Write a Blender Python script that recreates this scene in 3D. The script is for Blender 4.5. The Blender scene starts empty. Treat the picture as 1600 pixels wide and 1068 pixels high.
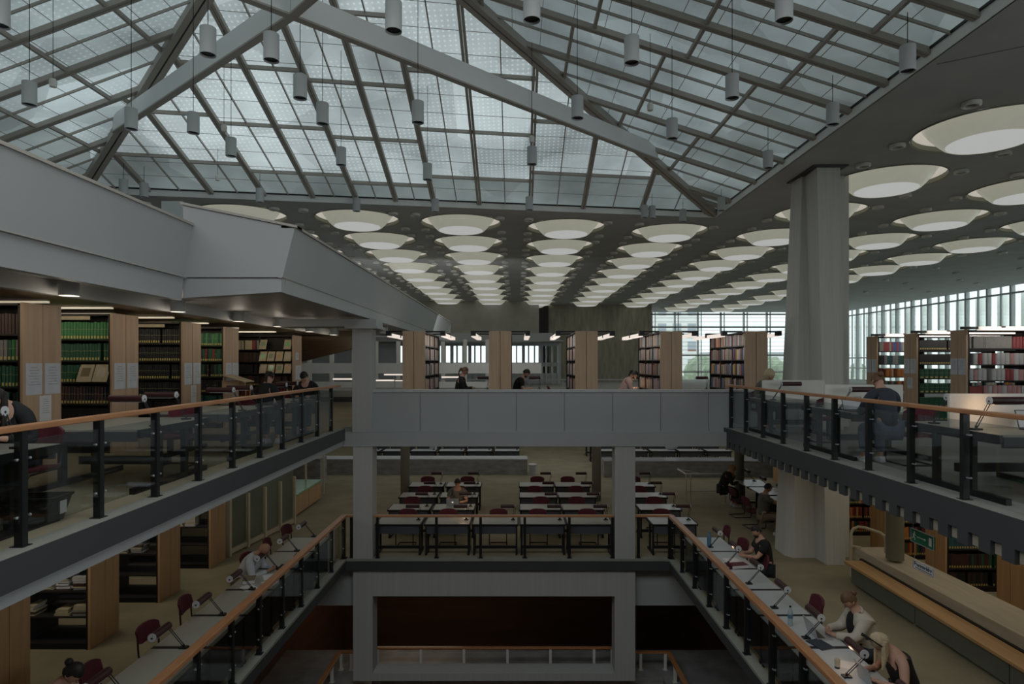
import bpy, bmesh, math, random
from mathutils import Vector, Matrix
R = random.Random(7)
SC = bpy.context.scene
COL = SC.collection
PI = math.pi
EYE = 4.53          # eye height above the middle floor
UF = 3.02           # upper floor level
CZ = 9.0            # ceiling level
F = 980.0
def PX(x, Y): return (x - 807) / F * Y
def PZ(y, Y): return EYE - (y - 566) / F * Y

# ------------------------------------------------------------------ materials
def _nodes(name):
    m = bpy.data.materials.new(name); m.use_nodes = True
    nt = m.node_tree
    b = nt.nodes['Principled BSDF']
    return m, nt, b
def mat(name, col, rough=.6, var=.12, scale=3.0, metal=0, spec=.3, stretch=(1, 1, 1), emit=None, estr=0, bump=0, coords='Object'):
    m, nt, b = _nodes(name)
    tc = nt.nodes.new('ShaderNodeTexCoord'); mp = nt.nodes.new('ShaderNodeMapping')
    mp.inputs['Scale'].default_value = stretch
    nz = nt.nodes.new('ShaderNodeTexNoise'); nz.inputs['Scale'].default_value = scale; nz.inputs['Detail'].default_value = 5
    cr = nt.nodes.new('ShaderNodeValToRGB')
    cr.color_ramp.elements[0].position = .3; cr.color_ramp.elements[1].position = .7
    cr.color_ramp.elements[0].color = tuple(c * (1 - var) for c in col) + (1,)
    cr.color_ramp.elements[1].color = tuple(min(1, c * (1 + var)) for c in col) + (1,)
    L = nt.links.new
    L(tc.outputs[coords], mp.inputs['Vector']); L(mp.outputs[0], nz.inputs['Vector'])
    L(nz.outputs['Fac'], cr.inputs['Fac']); L(cr.outputs[0], b.inputs['Base Color'])
    b.inputs['Roughness'].default_value = rough; b.inputs['Metallic'].default_value = metal
    b.inputs['Specular IOR Level'].default_value = spec
    if emit:
        b.inputs['Emission Color'].default_value = tuple(emit) + (1,); b.inputs['Emission Strength'].default_value = estr
    if bump:
        bp = nt.nodes.new('ShaderNodeBump'); bp.inputs['Strength'].default_value = bump; bp.inputs['Distance'].default_value = .02
        L(nz.outputs['Fac'], bp.inputs['Height']); L(bp.outputs[0], b.inputs['Normal'])
    return m
M = {}
M['concrete'] = mat('painted_concrete', (.40, .41, .41), .8, .07, 2.5, stretch=(6, 6, .6), bump=.15)
M['pillar'] = mat('board_marked_concrete', (.50, .49, .45), .85, .07, 2.2, stretch=(9, 9, .12), bump=.06)
M['roughcon'] = mat('brown_concrete', (.215, .20, .15), .9, .25, 1.6, stretch=(3, 3, .5), bump=.3)
M['ceiling'] = mat('ceiling_concrete', (.35, .35, .335), .9, .08, 1.2)
M['panel'] = mat('grey_painted_panel', (.30, .31, .31), .55, .04, 1.0)
M['beampanel'] = mat('grey_beam_panel', (.30, .31, .315), .6, .04, 1.0)
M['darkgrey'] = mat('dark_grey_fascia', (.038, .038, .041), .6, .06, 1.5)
M['black'] = mat('black_steel', (.008, .008, .009), .45, .1, 4)
M['blackwood'] = mat('black_shelf_wood', (.012, .010, .010), .6, .2, 4)
M['carpet'] = mat('olive_beige_carpet', (.215, .185, .115), .95, .16, 1.3, bump=.1)
M['carpet2'] = mat('olive_grey_carpet', (.20, .195, .15), .95, .12, 1.3, bump=.1)
M['ucarpet'] = mat('upper_beige_carpet', (.26, .22, .14), .95, .1, 1.3)
M['ucarpet2'] = mat('upper_grey_carpet', (.24, .24, .22), .95, .1, 1.3)
M['rail'] = mat('orange_wood_handrail', (.37, .15, .06), .35, .22, 5, spec=.5, stretch=(8, .6, 8))
M['wood'] = mat('beech_veneer', (.42, .27, .165), .5, .12, 2, stretch=(7, 7, .6))
M['woodwarm'] = mat('warm_beech_veneer', (.42, .24, .115), .5, .12, 2, stretch=(7, 7, .6))
M['benchwood'] = mat('bench_oak', (.42, .23, .095), .4, .15, 2, stretch=(8, .6, 8))
M['ceilwood'] = mat('brown_wood_ceiling', (.10, .065, .035), .4, .15, 2, stretch=(1, 6, 6))
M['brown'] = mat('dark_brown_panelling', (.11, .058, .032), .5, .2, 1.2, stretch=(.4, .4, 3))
M['desk'] = mat('grey_desk_laminate', (.28, .27, .22), .35, .05, 1.5, spec=.4)
M['deskb'] = mat('blue_grey_desk_laminate', (.40, .42, .43), .3, .05, 1.5, spec=.5)
M['apron'] = mat('dark_desk_apron', (.05, .052, .058), .5, .05, 3)
M['burgundy'] = mat('burgundy_upholstery', (.065, .009, .016), .8, .15, 6)
M['lampred'] = mat('dark_burgundy_enamel', (.028, .008, .009), .45, .1, 5, spec=.3)
M['cap'] = mat('white_plastic_cap', (.5, .5, .52), .5, .05, 8)
M['white'] = mat('white_paint', (.62, .61, .56), .5, .03, 4)
M['cream'] = mat('cream_frame', (.50, .42, .29), .5, .05, 4)
M['pendant'] = mat('light_grey_enamel', (.38, .40, .40), .5, .04, 3)
M['marble'] = mat('grey_marble', (.22, .22, .215), .35, .28, 2.2, spec=.4, stretch=(1, 1, 3))
M['stone'] = mat('beige_travertine', (.40, .34, .25), .5, .12, 2.5, stretch=(5, .5, 5))
M['green'] = mat('green_glass_top', (.18, .42, .20), .2, .06, 3, spec=.7)
M['benchgreen'] = mat('grey_green_panel', (.10, .105, .08), .6, .06, 3)
M['olivecol'] = mat('olive_column_paint', (.13, .125, .095), .5, .05, 3)
M['paper'] = mat('white_paper', (.60, .60, .60), .6, .03, 9)
M['papergrey'] = mat('plastic_paper_sleeve', (.48, .50, .54), .3, .08, 9, spec=.6)
M['ink'] = mat('black_ink', (.02, .02, .03), .6, .02, 9)
M['pubs'] = mat('buff_printed_cover', (.36, .29, .18), .5, .15, 9)
M['signgreen'] = mat('exit_sign_green', (.015, .11, .055), .4, .03, 9)
M['silver'] = mat('silver_aluminium', (.42, .43, .44), .35, .03, 6, metal=.6)
M['screen'] = mat('dark_laptop_keys', (.02, .02, .022), .4, .05, 6)
M['tube'] = mat('fluorescent_tube', (.8, .78, .72), .5, .01, 6, emit=(1, .84, .72), estr=.75)
M['tubec'] = mat('ceiling_light_strip', (.8, .78, .72), .5, .01, 6, emit=(1, .82, .55), estr=.32)
M['warm'] = mat('warm_lamp_glow', (.8, .6, .4), .5, .01, 6, emit=(1, .66, .42), estr=1.1)
M['skin'] = mat('skin', (.42, .22, .15), .6, .06, 9)
M['skinlow'] = mat('tanned_skin', (.33, .16, .10), .6, .06, 9)
M['hairdark'] = mat('dark_hair', (.012, .009, .008), .6, .2, 30)
M['hairbrown'] = mat('brown_hair', (.10, .048, .022), .6, .25, 30)
M['hairblond'] = mat('blond_hair', (.42, .32, .19), .55, .2, 30)
M['hairginger'] = mat('ginger_blond_hair', (.28, .14, .06), .55, .2, 30)
M['clothblack'] = mat('black_cloth', (.008, .008, .009), .9, .2, 8)
M['clothwhite'] = mat('pale_shirt_cloth', (.42, .44, .47), .8, .06, 8)
M['clothcream'] = mat('washed_cream_denim', (.42, .38, .31), .85, .12, 8)
M['clothpink'] = mat('pink_cloth', (.50, .32, .29), .85, .06, 8)
M['clotholive'] = mat('olive_cloth', (.075, .072, .058), .85, .06, 8)
M['clothnavy'] = mat('navy_cloth', (.02, .025, .035), .85, .06, 8)
M['khaki'] = mat('khaki_cloth', (.15, .115, .07), .85, .06, 8)
M['jeans'] = mat('blue_jeans', (.06, .08, .12), .85, .1, 8)
M['plasticblk'] = mat('black_plastic', (.012, .012, .013), .5, .05, 8)
M['bluewater'] = mat('blue_bottle_plastic', (.05, .13, .22), .3, .05, 8, spec=.7)
M['clearpl'] = mat('clear_bottle_plastic', (.30, .36, .38), .15, .05, 8, spec=.8)
M['purple'] = mat('purple_cover', (.14, .05, .17), .5, .1, 9)
M['bag'] = mat('grey_bin_bag', (.38, .39, .42), .6, .06, 5)
M['leaf'] = mat('foliage_green', (.22, .27, .18), .9, .4, 1.0)
M['facade'] = mat('far_building_wall', (.80, .79, .76), .9, .05, .3)
M['facadewin'] = mat('far_building_glass', (.32, .36, .40), .3, .05, .3)
M['redbrown'] = mat('window_red', (.3, .12, .09), .5, .05, .3)
M['outground'] = mat('pale_ground', (.45, .46, .44), .9, .06, .2)
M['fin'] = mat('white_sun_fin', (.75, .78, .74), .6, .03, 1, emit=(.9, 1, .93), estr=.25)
M['bowl'] = mat('glowing_cream_bowl', (.42, .40, .33), .35, .10, 2.2, spec=.5, emit=(.80, .80, .62), estr=.20)  # emission stands in for sky light through the bowl
M['recess'] = mat('glowing_cream_recess', (.50, .47, .40), .6, .06, 2, emit=(1, .93, .82), estr=.26)  # the lit look of the recess is put in as emission
M['disc'] = mat('white_diffuser', (.6, .6, .6), .6, .02, 2, emit=(.95, .97, .94), estr=.32)  # disc glows by itself in place of daylight from above
M['trimlight'] = mat('recess_edge', (.22, .22, .18), .7, .05, 3)

def glass_mat(name, tint, gloss=.08, rough=.03):
    m = bpy.data.materials.new(name); m.use_nodes = True; nt = m.node_tree
    for n in list(nt.nodes):
        if n.type != 'OUTPUT_MATERIAL': nt.nodes.remove(n)
    out = [n for n in nt.nodes if n.type == 'OUTPUT_MATERIAL'][0]
    t = nt.nodes.new('ShaderNodeBsdfTransparent'); t.inputs['Color'].default_value = tint + (1,)
    g = nt.nodes.new('ShaderNodeBsdfGlossy'); g.inputs['Roughness'].default_value = rough; g.inputs['Color'].default_value = (.9, .95, 1, 1)
    lw = nt.nodes.new('ShaderNodeLayerWeight'); lw.inputs['Blend'].default_value = .15
    ad = nt.nodes.new('ShaderNodeMath'); ad.operation = 'MULTIPLY_ADD'; ad.inputs[1].default_value = .5; ad.inputs[2].default_value = gloss
    mx = nt.nodes.new('ShaderNodeMixShader')
    L = nt.links.new
    L(lw.outputs['Facing'], ad.inputs[0]); L(ad.outputs[0], mx.inputs[0]); L(t.outputs[0], mx.inputs[1]); L(g.outputs[0], mx.inputs[2]); L(mx.outputs[0], out.inputs['Surface'])
    return m
M['glass'] = glass_mat('smoked_railing_glass', (.80, .82, .81), .015)
M['winglass'] = glass_mat('window_glass', (.86, .92, .90), .01)
M['greenglass'] = mat('frosted_green_glass', (.11, .125, .095), .25, .15, .7, spec=.6)

def roof_mat(name, strength, dots, tint):
    """fluted roof glass: emission put in for cloudy daylight, with the printed dot grid"""
    m, nt, b = _nodes(name); L = nt.links.new
    tc = nt.nodes.new('ShaderNodeTexCoord')
    nz = nt.nodes.new('ShaderNodeTexNoise'); nz.inputs['Scale'].default_value = .45; nz.inputs['Detail'].default_value = 4
    mp = nt.nodes.new('ShaderNodeMapping'); mp.inputs['Scale'].default_value = (1, 1, 1)
    L(tc.outputs['Object'], mp.inputs[0]); L(mp.outputs[0], nz.inputs['Vector'])
    mr = nt.nodes.new('ShaderNodeMapRange'); mr.inputs[1].default_value = .3; mr.inputs[2].default_value = .72; mr.inputs[3].default_value = .42; mr.inputs[4].default_value = 1.30
    L(nz.outputs['Fac'], mr.inputs[0])
    # panes differ a little from one another
    wn = nt.nodes.new('ShaderNodeTexVoronoi'); wn.inputs['Scale'].default_value = .6
    L(tc.outputs['Object'], wn.inputs['Vector'])
    mr2 = nt.nodes.new('ShaderNodeMapRange'); mr2.inputs[1].default_value = 0; mr2.inputs[2].default_value = 1; mr2.inputs[3].default_value = .72; mr2.inputs[4].default_value = 1.22
    L(wn.outputs['Color'], mr2.inputs[0])
    mul = nt.nodes.new('ShaderNodeMath'); mul.operation = 'MULTIPLY'
    L(mr.outputs[0], mul.inputs[0]); L(mr2.outputs[0], mul.inputs[1])
    sp = nt.nodes.new('ShaderNodeSeparateXYZ'); L(tc.outputs['Object'], sp.inputs[0])
    def wave(sock):
        a = nt.nodes.new('ShaderNodeMath'); a.operation = 'MULTIPLY'; a.inputs[1].default_value = 2 * PI / .115; L(sock, a.inputs[0])
        s = nt.nodes.new('ShaderNodeMath'); s.operation = 'SINE'; L(a.outputs[0], s.inputs[0])
        c = nt.nodes.new('ShaderNodeMath'); c.operation = 'MAXIMUM'; c.inputs[1].default_value = 0; L(s.outputs[0], c.inputs[0]); return c
    w1, w2 = wave(sp.outputs[0]), wave(sp.outputs[1])
    d = nt.nodes.new('ShaderNodeMath'); d.operation = 'MULTIPLY'; L(w1.outputs[0], d.inputs[0]); L(w2.outputs[0], d.inputs[1])
    n2 = nt.nodes.new('ShaderNodeTexNoise'); n2.inputs['Scale'].default_value = .8; L(tc.outputs['Object'], n2.inputs['Vector'])
    mk = nt.nodes.new('ShaderNodeMapRange'); mk.inputs[1].default_value = .40; mk.inputs[2].default_value = .50; mk.inputs[3].default_value = 0; mk.inputs[4].default_value = dots
    L(n2.outputs['Fac'], mk.inputs[0])
    d2 = nt.nodes.new('ShaderNodeMath'); d2.operation = 'MULTIPLY'; L(d.outputs[0], d2.inputs[0]); L(mk.outputs[0], d2.inputs[1])
    ad = nt.nodes.new('ShaderNodeMath'); ad.operation = 'ADD'; L(mul.outputs[0], ad.inputs[0]); L(d2.outputs[0], ad.inputs[1])
    st = nt.nodes.new('ShaderNodeMath'); st.operation = 'MULTIPLY'; st.inputs[1].default_value = strength; L(ad.outputs[0], st.inputs[0])
    b.inputs['Base Color'].default_value = (.10, .12, .12, 1); b.inputs['Roughness'].default_value = .25
    b.inputs['Emission Color'].default_value = tint + (1,)
    L(st.outputs[0], b.inputs['Emission Strength'])
    return m
M['roof_far'] = roof_mat('roof_glass_far', .37, .55, (.80, .97, 1))  # glow level set face by face, in place of daylight through the panes
M['roof_left'] = roof_mat('roof_glass_left', .28, .4, (.76, .96, 1))
M['roof_low'] = roof_mat('roof_glass_lowest_row', .125, .0, (.76, .96, .96))  # dimmer glow, on strips laid just under the bottom row of panes
M['roof_right'] = roof_mat('roof_glass_right', .165, .08, (.76, .96, 1))
M['tie'] = mat('tie_beam_paint', (.80, .82, .80), .6, .03, 2)
M['plaster'] = mat('grey_plaster', (.25, .245, .205), .9, .08, 1.5)
M['edgecon'] = mat('dark_edge_concrete', (.20, .20, .175), .8, .1, 3)
M['colcon'] = mat('grey_column_concrete', (.345, .345, .335), .85, .06, 2.2, stretch=(9, 9, .12), bump=.05)
M['ribs'] = mat('beige_ceiling_rib', (.27, .25, .19), .8, .05, 2)
M['glosstop'] = mat('polished_stone_top', (.34, .36, .37), .12, .1, 2, spec=.8)
M['brass'] = mat('chrome', (.3, .3, .3), .4, .02, 3, metal=.8)
M['mullion'] = mat('roof_mullion', (.34, .31, .27), .6, .04, 2)

# ------------------------------------------------------------------ mesh builder
class MB:
    def __init__(s, off=(0, 0, 0)):
        s.v = []; s.f = []; s.off = Vector(off)
    def add(s, vs, fs):
        n = len(s.v); s.v += [Vector(p) - s.off for p in vs]; s.f += [tuple(i + n for i in q) for q in fs]; return s
    def box(s, a, b):
        x0, y0, z0 = a; x1, y1, z1 = b
        if x0 > x1: x0, x1 = x1, x0
        if y0 > y1: y0, y1 = y1, y0
        if z0 > z1: z0, z1 = z1, z0
        return s.add([(x0, y0, z0), (x1, y0, z0), (x1, y1, z0), (x0, y1, z0), (x0, y0, z1), (x1, y0, z1), (x1, y1, z1), (x0, y1, z1)],
                     [(0, 3, 2, 1), (4, 5, 6, 7), (0, 1, 5, 4), (1, 2, 6, 5), (2, 3, 7, 6), (3, 0, 4, 7)])
    def cyl(s, p0, p1, r0, r1=None, n=12):
        r1 = r0 if r1 is None else r1
        p0 = Vector(p0); p1 = Vector(p1); d = (p1 - p0).normalized()
        u = d.cross(Vector((0, 0, 1))) if abs(d.z) < .95 else d.cross(Vector((1, 0, 0)))
        u.normalize(); w = d.cross(u)
        vs = []
        for p, r in ((p0, r0), (p1, r1)):
            for i in range(n):
                a = 2 * PI * i / n; vs.append(p + (u * math.cos(a) + w * math.sin(a)) * r)
        fs = [(i, (i + 1) % n, n + (i + 1) % n, n + i) for i in range(n)]
        fs += [tuple(range(n - 1, -1, -1)), tuple(range(n, 2 * n))]
        return s.add(vs, fs)
    def bar(s, p0, p1, w, h, up=(0, 0, 1)):
        """rectangular bar, w across, h along up"""
        p0 = Vector(p0); p1 = Vector(p1); d = (p1 - p0).normalized(); up = Vector(up)
        sd = d.cross(up).normalized(); u = sd.cross(d).normalized()
        vs = []
        for p in (p0, p1):
            for a, b in ((-1, -1), (1, -1), (1, 1), (-1, 1)): vs.append(p + sd * a * w / 2 + u * b * h / 2)
        return s.add(vs, [(0, 1, 2, 3), (7, 6, 5, 4), (0, 4, 5, 1), (1, 5, 6, 2), (2, 6, 7, 3), (3, 7, 4, 0)])
    def tube(s, pts, r, n=8):
        for a, b in zip(pts[:-1], pts[1:]): s.cyl(a, b, r, n=n)
        return s
    def prism(s, poly, z0, z1, top=None):
        n = len(poly); top = top or poly
        vs = [(p[0], p[1], z0) for p in poly] + [(p[0], p[1], z1) for p in top]
        return s.add(vs, [(i, (i + 1) % n, n + (i + 1) % n, n + i) for i in range(n)] + [tuple(range(n - 1, -1, -1)), tuple(range(n, 2 * n))])
    def hexa(s, q0, q1):
        """solid between two quads"""
        return s.add(list(q0) + list(q1), [(3, 2, 1, 0), (4, 5, 6, 7), (0, 1, 5, 4), (1, 2, 6, 5), (2, 3, 7, 6), (3, 0, 4, 7)])
    def lathe(s, prof, c=(0, 0, 0), n=24, close=False):
        vs = []; m = len(prof)
        for i in range(n):
            a = 2 * PI * i / n
            for r, z in prof: vs.append((c[0] + r * math.cos(a), c[1] + r * math.sin(a), c[2] + z))
        fs = []
        for i in range(n):
            j = (i + 1) % n
            for k in range(m - 1): fs.append((i * m + k, j * m + k, j * m + k + 1, i * m + k + 1))
        if close:
            fs.append(tuple(i * m for i in range(n - 1, -1, -1))); fs.append(tuple(i * m + m - 1 for i in range(n)))
        return s.add(vs, fs)
    def ball(s, c, r, sz=(1, 1, 1), n=12, rows=8):
        prof = [(max(1e-4, r * math.sin(PI * k / rows)), -r * math.cos(PI * k / rows)) for k in range(rows + 1)]
        vs = []; m = len(prof)
        for i in range(n):
            a = 2 * PI * i / n
            for rr, z in prof: vs.append((c[0] + rr * math.cos(a) * sz[0], c[1] + rr * math.sin(a) * sz[1], c[2] + z * sz[2]))
        fs = [(i * m + k, ((i + 1) % n) * m + k, ((i + 1) % n) * m + k + 1, i * m + k + 1) for i in range(n) for k in range(m - 1)]
        return s.add(vs, fs)
    def build(s, name, m, parent=None, smooth=False, bevel=0, recentre=True):
        vs = s.v; loc = Vector((0, 0, 0))
        if parent is None and recentre and vs:
            xs = [v.x for v in vs]; ys = [v.y for v in vs]; zs = [v.z for v in vs]
            loc = Vector(((min(xs) + max(xs)) / 2, (min(ys) + max(ys)) / 2, min(zs))); vs = [v - loc for v in vs]
        me = bpy.data.meshes.new(name); me.from_pydata([tuple(v) for v in vs], [], s.f)
        bm = bmesh.new(); bm.from_mesh(me); bmesh.ops.recalc_face_normals(bm, faces=bm.faces); bm.to_mesh(me); bm.free()
        me.materials.append(M[m] if isinstance(m, str) else m)
        o = bpy.data.objects.new(name, me); COL.objects.link(o); o.location = loc
        if parent: o.parent = parent
        if smooth:
            for p in me.polygons: p.use_smooth = True
            try: me.set_sharp_from_angle(angle=math.radians(40))
            except Exception: pass
        if bevel:
            bv = o.modifiers.new('bevel', 'BEVEL'); bv.width = bevel; bv.segments = 2; bv.limit_method = 'ANGLE'
        return o
def tag(o, label, cat, group=None, kind=None):
    o['label'] = label; o['category'] = cat
    if group: o['group'] = group
    if kind: o['kind'] = kind
    return o
def thing(name, label, cat, loc=(0, 0, 0), rz=0, group=None):
    o = bpy.data.objects.new(name, None); COL.objects.link(o); o.empty_display_size = .1
    o.location = loc; o.rotation_euler = (0, 0, rz)
    return tag(o, label, cat, group)
def struct(o):
    o['kind'] = 'structure'; return o
def kids(o): return [c for c in bpy.data.objects if c.parent == o]
_K = {}
def dup(root, loc, rz=None, label=None, group=None, scale=None):
    if root.name not in _K:
        _K[root.name] = [(c, kids(c)) for c in kids(root)]
    r = root.copy(); COL.objects.link(r); r.location = loc
    if rz is not None: r.rotation_euler = (0, 0, rz)
    if label: r['label'] = label
    if group: r['group'] = group
    if scale: r.scale = scale
    for c, gs in _K[root.name]:
        d = c.copy(); COL.objects.link(d); d.parent = r
        for g in gs:
            e = g.copy(); COL.objects.link(e); e.parent = d
    return r
def ordn(i):
    return ['first', 'second', 'third', 'fourth', 'fifth', 'sixth', 'seventh', 'eighth', 'ninth', 'tenth', 'eleventh', 'twelfth',
            '13th', '14th', '15th', '16th', '17th', '18th', '19th', '20th', '21st', '22nd', '23rd', '24th', '25th', '26th', '27th', '28th', '29th', '30th'][i]

# ------------------------------------------------------------------ camera and world
cam = bpy.data.cameras.new('camera'); co = bpy.data.objects.new('camera', cam); COL.objects.link(co)
co.location = (0, 0, EYE); co.rotation_euler = (PI / 2, 0, 0)
cam.sensor_width = 36; cam.lens = F / 1600 * 36; cam.shift_x = -7 / 1600; cam.shift_y = 32 / 1600
cam.clip_start = .05; cam.clip_end = 500
SC.camera = co
SC.view_settings.view_transform = 'Standard'; SC.view_settings.look = 'None'; SC.view_settings.exposure = 0
w = bpy.data.worlds.new('overcast_sky'); SC.world = w; w.use_nodes = True
nt = w.node_tree; bg = nt.nodes['Background']
tc = nt.nodes.new('ShaderNodeTexCoord'); nz = nt.nodes.new('ShaderNodeTexNoise'); nz.inputs['Scale'].default_value = 2.5; nz.inputs['Detail'].default_value = 5
cr = nt.nodes.new('ShaderNodeValToRGB'); cr.color_ramp.elements[0].color = (.70, .80, .90, 1); cr.color_ramp.elements[1].color = (1, 1, 1, 1)
nt.links.new(tc.outputs['Generated'], nz.inputs['Vector']); nt.links.new(nz.outputs['Fac'], cr.inputs[0]); nt.links.new(cr.outputs[0], bg.inputs['Color'])
bg.inputs['Strength'].default_value = 1.8
# ------------------------------------------------------------------ floors and slabs
XL, XR = -3.92, 3.50          # void edges on the middle level
UL, UR = -3.91, 4.83          # void edges on the upper level
m = MB()
m.box((-16, -5, -.22), (XL - .16, 34, 0)); m.box((XR + .16, -5, -.22), (29, 34, 0)); m.box((XL - .16, 14.62, -.22), (XR + .16, 34, 0))
struct(m.build('floor', 'carpet', recentre=False))
m = MB()
m.box((XL - .16, -5, -.04), (XL, 14.62, .004)); m.box((XR, -5, -.04), (XR + .16, 14.62, .004)); m.box((XL - .16, 14.42, -.035), (XR + .16, 14.62, .004))
struct(m.build('trim_1', 'edgecon'))
m = MB()
m.box((XL - .1, -5, -.24), (XL - .01, 14.5, -.04)); m.box((XR + .01, -5, -.24), (XR + .1, 14.5, -.04)); m.box((-4.02, 14.40, -.25), (3.62, 14.5, -.036))
struct(m.build('trim_2', 'darkgrey'))
m = MB()
m.box((-16, -5, 2.66), (UL - .12, 24, UF)); struct(m.build('floor_upper_left', 'ucarpet'))
m = MB(); m.box((UL - .12, 14.7, 2.66), (UR + .12, 22.5, UF)); m.box((UR + .12, -5, 2.72), (29, 22.5, UF)); m.box((13.2, 22.5, 2.72), (29, 34, UF)); m.box((-16, 34, 2.66), (29, 56, UF))
struct(m.build('floor_upper_right', 'ucarpet2'))
m = MB(); m.box((UL - .12, -5, 2.755), (UL, 14.3, UF + .003)); struct(m.build('trim_3', 'darkgrey'))
m = MB(); m.box((UL - .3, -5, 2.63), (UL - .05, 14.3, 2.755)); struct(m.build('trim_4', 'panel'))
m = MB(); m.box((UR, -5, 2.72), (UR + .12, 14.62, UF + .003))
y = -4.0
while y < 14.5:
    m.box((UR, y, 2.57), (UR + .05, y + .165, 2.72)); y += .315
struct(m.build('trim_5', 'darkgrey'))
m = MB(); y = -4.0 + .165
while y < 14.4:
    m.box((UR + .045, y + .005, 2.585), (UR + .6, y + .145, 2.70)); y += .315
y = -4.0
while y < 24:
    m.box((UR + .6, y, 2.60), (13.2, y + .04, 2.72)); y += .63
struct(m.build('trim_6', 'ribs'))
# pale strip of floor edge along the upper right railing
m = MB(); m.box((UR, -5, UF), (UR + .22, 14.6, UF + .006)); struct(m.build('trim_7', 'edgecon'))
m = MB(); m.box((UL - .22, -5, UF), (UL, 14.3, UF + .006)); struct(m.build('trim_8', 'edgecon'))

# bridge parapet and its ledge
m = MB(); m.box((-3.36, 14.62, 2.92), (6.6, 14.86, 3.84)); struct(m.build('wall_bridge', 'beampanel'))
m = MB()
for k in range(8): m.box((-3.36 + 1.12 * k - .004, 14.613, 2.94), (-3.36 + 1.12 * k + .004, 14.621, 3.83))
struct(m.build('trim_9', 'darkgrey'))
m = MB(); m.box((-3.36, 14.58, 3.84), (6.6, 14.90, 3.895)); struct(m.build('trim_10', 'concrete'))
m = MB(); m.box((-3.95, 14.42, 2.60), (5.0, 14.9, 2.92)); m.box((-4.35, 14.42, 2.60), (-3.95, 14.9, 2.80)); struct(m.build('trim_11', 'beampanel'))

# concrete columns of the bridge
def column(label, x0, x1, z0, z1, y0=14.45, y1=14.92):
    m = MB(); m.box((x0, y0, z0), (x1, y1, z1)); o = m.build('concrete_column', 'colcon', bevel=.012); return tag(o, label, 'column')
column('square concrete column standing on the left end of the bridge ledge, under the overhanging gallery', -3.79, -3.34, 2.92, 5.35)
column('left square concrete column under the bridge on the middle floor', -3.77, -3.32, 0, 2.60)
column('right square concrete column under the bridge on the middle floor', 2.27, 2.74, 0, 2.60)
m = MB(); m.box((-5.4, 14.3, 5.35), (-3.2, 15.0, 5.52)); m.box((-3.9, 14.2, 5.30), (-3.15, 15.1, 5.36)); struct(m.build('trim_12', 'panel'))

# lower frame below the middle floor
m = MB()
m.box((-3.77, 14.47, -2.81), (-3.32, 14.95, -.25)); m.box((2.27, 14.47, -2.81), (2.74, 14.95, -.25))
m.box((-3.32, 14.47, -.86), (2.27, 14.95, -.25)); m.box((-3.32, 14.47, -2.81), (2.27, 14.95, -2.64))
struct(m.build('wall_frame', 'colcon'))
m = MB()
m.box((-6.5, 14.7, -1.16), (-3.77, 14.95, -.24)); m.box((2.74, 14.7, -1.16), (6.5, 14.95, -.24))
struct(m.build('wall_beam', 'beampanel'))
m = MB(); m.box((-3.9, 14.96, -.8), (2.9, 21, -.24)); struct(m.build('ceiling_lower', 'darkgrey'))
m = MB(); m.box((-3.3, 15.05, -1.12), (2.25, 15.2, -.86)); struct(m.build('trim_13', 'brown'))
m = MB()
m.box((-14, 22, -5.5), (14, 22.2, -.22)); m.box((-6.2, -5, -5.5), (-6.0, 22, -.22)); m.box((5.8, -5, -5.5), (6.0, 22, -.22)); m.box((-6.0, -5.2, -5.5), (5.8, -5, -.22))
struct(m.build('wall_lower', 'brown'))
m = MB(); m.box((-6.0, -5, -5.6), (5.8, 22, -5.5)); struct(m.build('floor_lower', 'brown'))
m = MB(); m.box((-6.0, 14.96, -3.15), (5.8, 16.4, -2.98)); m.box((-6.0, 8, -3.15), (-3.4, 14.96, -2.98)); m.box((3.5, 8, -3.15), (5.8, 14.96, -2.98))
struct(m.build('floor_landing', 'marble'))

# main pillar
m = MB()
bot = [(6.3, 14.75), (6.41, 14.55), (6.93, 14.55), (6.94, 14.05), (7.37, 14.05), (7.4, 14.6), (7.75, 14.6), (7.75, 15.3), (6.3, 15.3)]
top = [(6.8, 15.2), (6.83, 15.0), (6.9, 15.0), (6.85, 14.3), (7.38, 14.3), (7.4, 15.0), (7.95, 15.0), (7.95, 15.5), (6.8, 15.5)]
m.prism(bot, 0, CZ, top)
o = m.build('concrete_pillar', 'pillar'); tag(o, 'huge pale board-marked concrete pillar rising from the middle floor to the ceiling', 'pillar')
m = MB(); m.prism([(6.72, 14.15), (7.5, 14.15), (7.5, 15.6), (6.72, 15.6)], CZ - .03, CZ); struct(m.build('trim_14', 'darkgrey'))

def round_col(x, Y, z0, z1, r, label, mt='olivecol'):
    m = MB(); m.cyl((x, Y, z0), (x, Y, z1), r, n=24); o = m.build('round_column', mt, smooth=True); tag(o, label, 'column')
round_col(PX(633, 20.3), 20.3, 0, 2.66, .15, 'slim dark olive round column left of the rows of reading desks')
round_col(PX(932, 20.6), 20.6, 0, 2.66, .15, 'slim dark olive round column at the right end of the middle desk rows')
round_col(PX(1155, 20.3), 20.3, 0, 2.72, .15, 'slim olive round column beside the woman reading at the far workstation')
round_col(7.42, 12.3, .68, 2.72, .16, 'grey-olive round column standing on the beige stone counter', 'olivecol')
round_col(PX(677, 27.4), 27.4, 0, 2.66, .16, 'pale round column standing behind the left marble wall', 'pendant')

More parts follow.
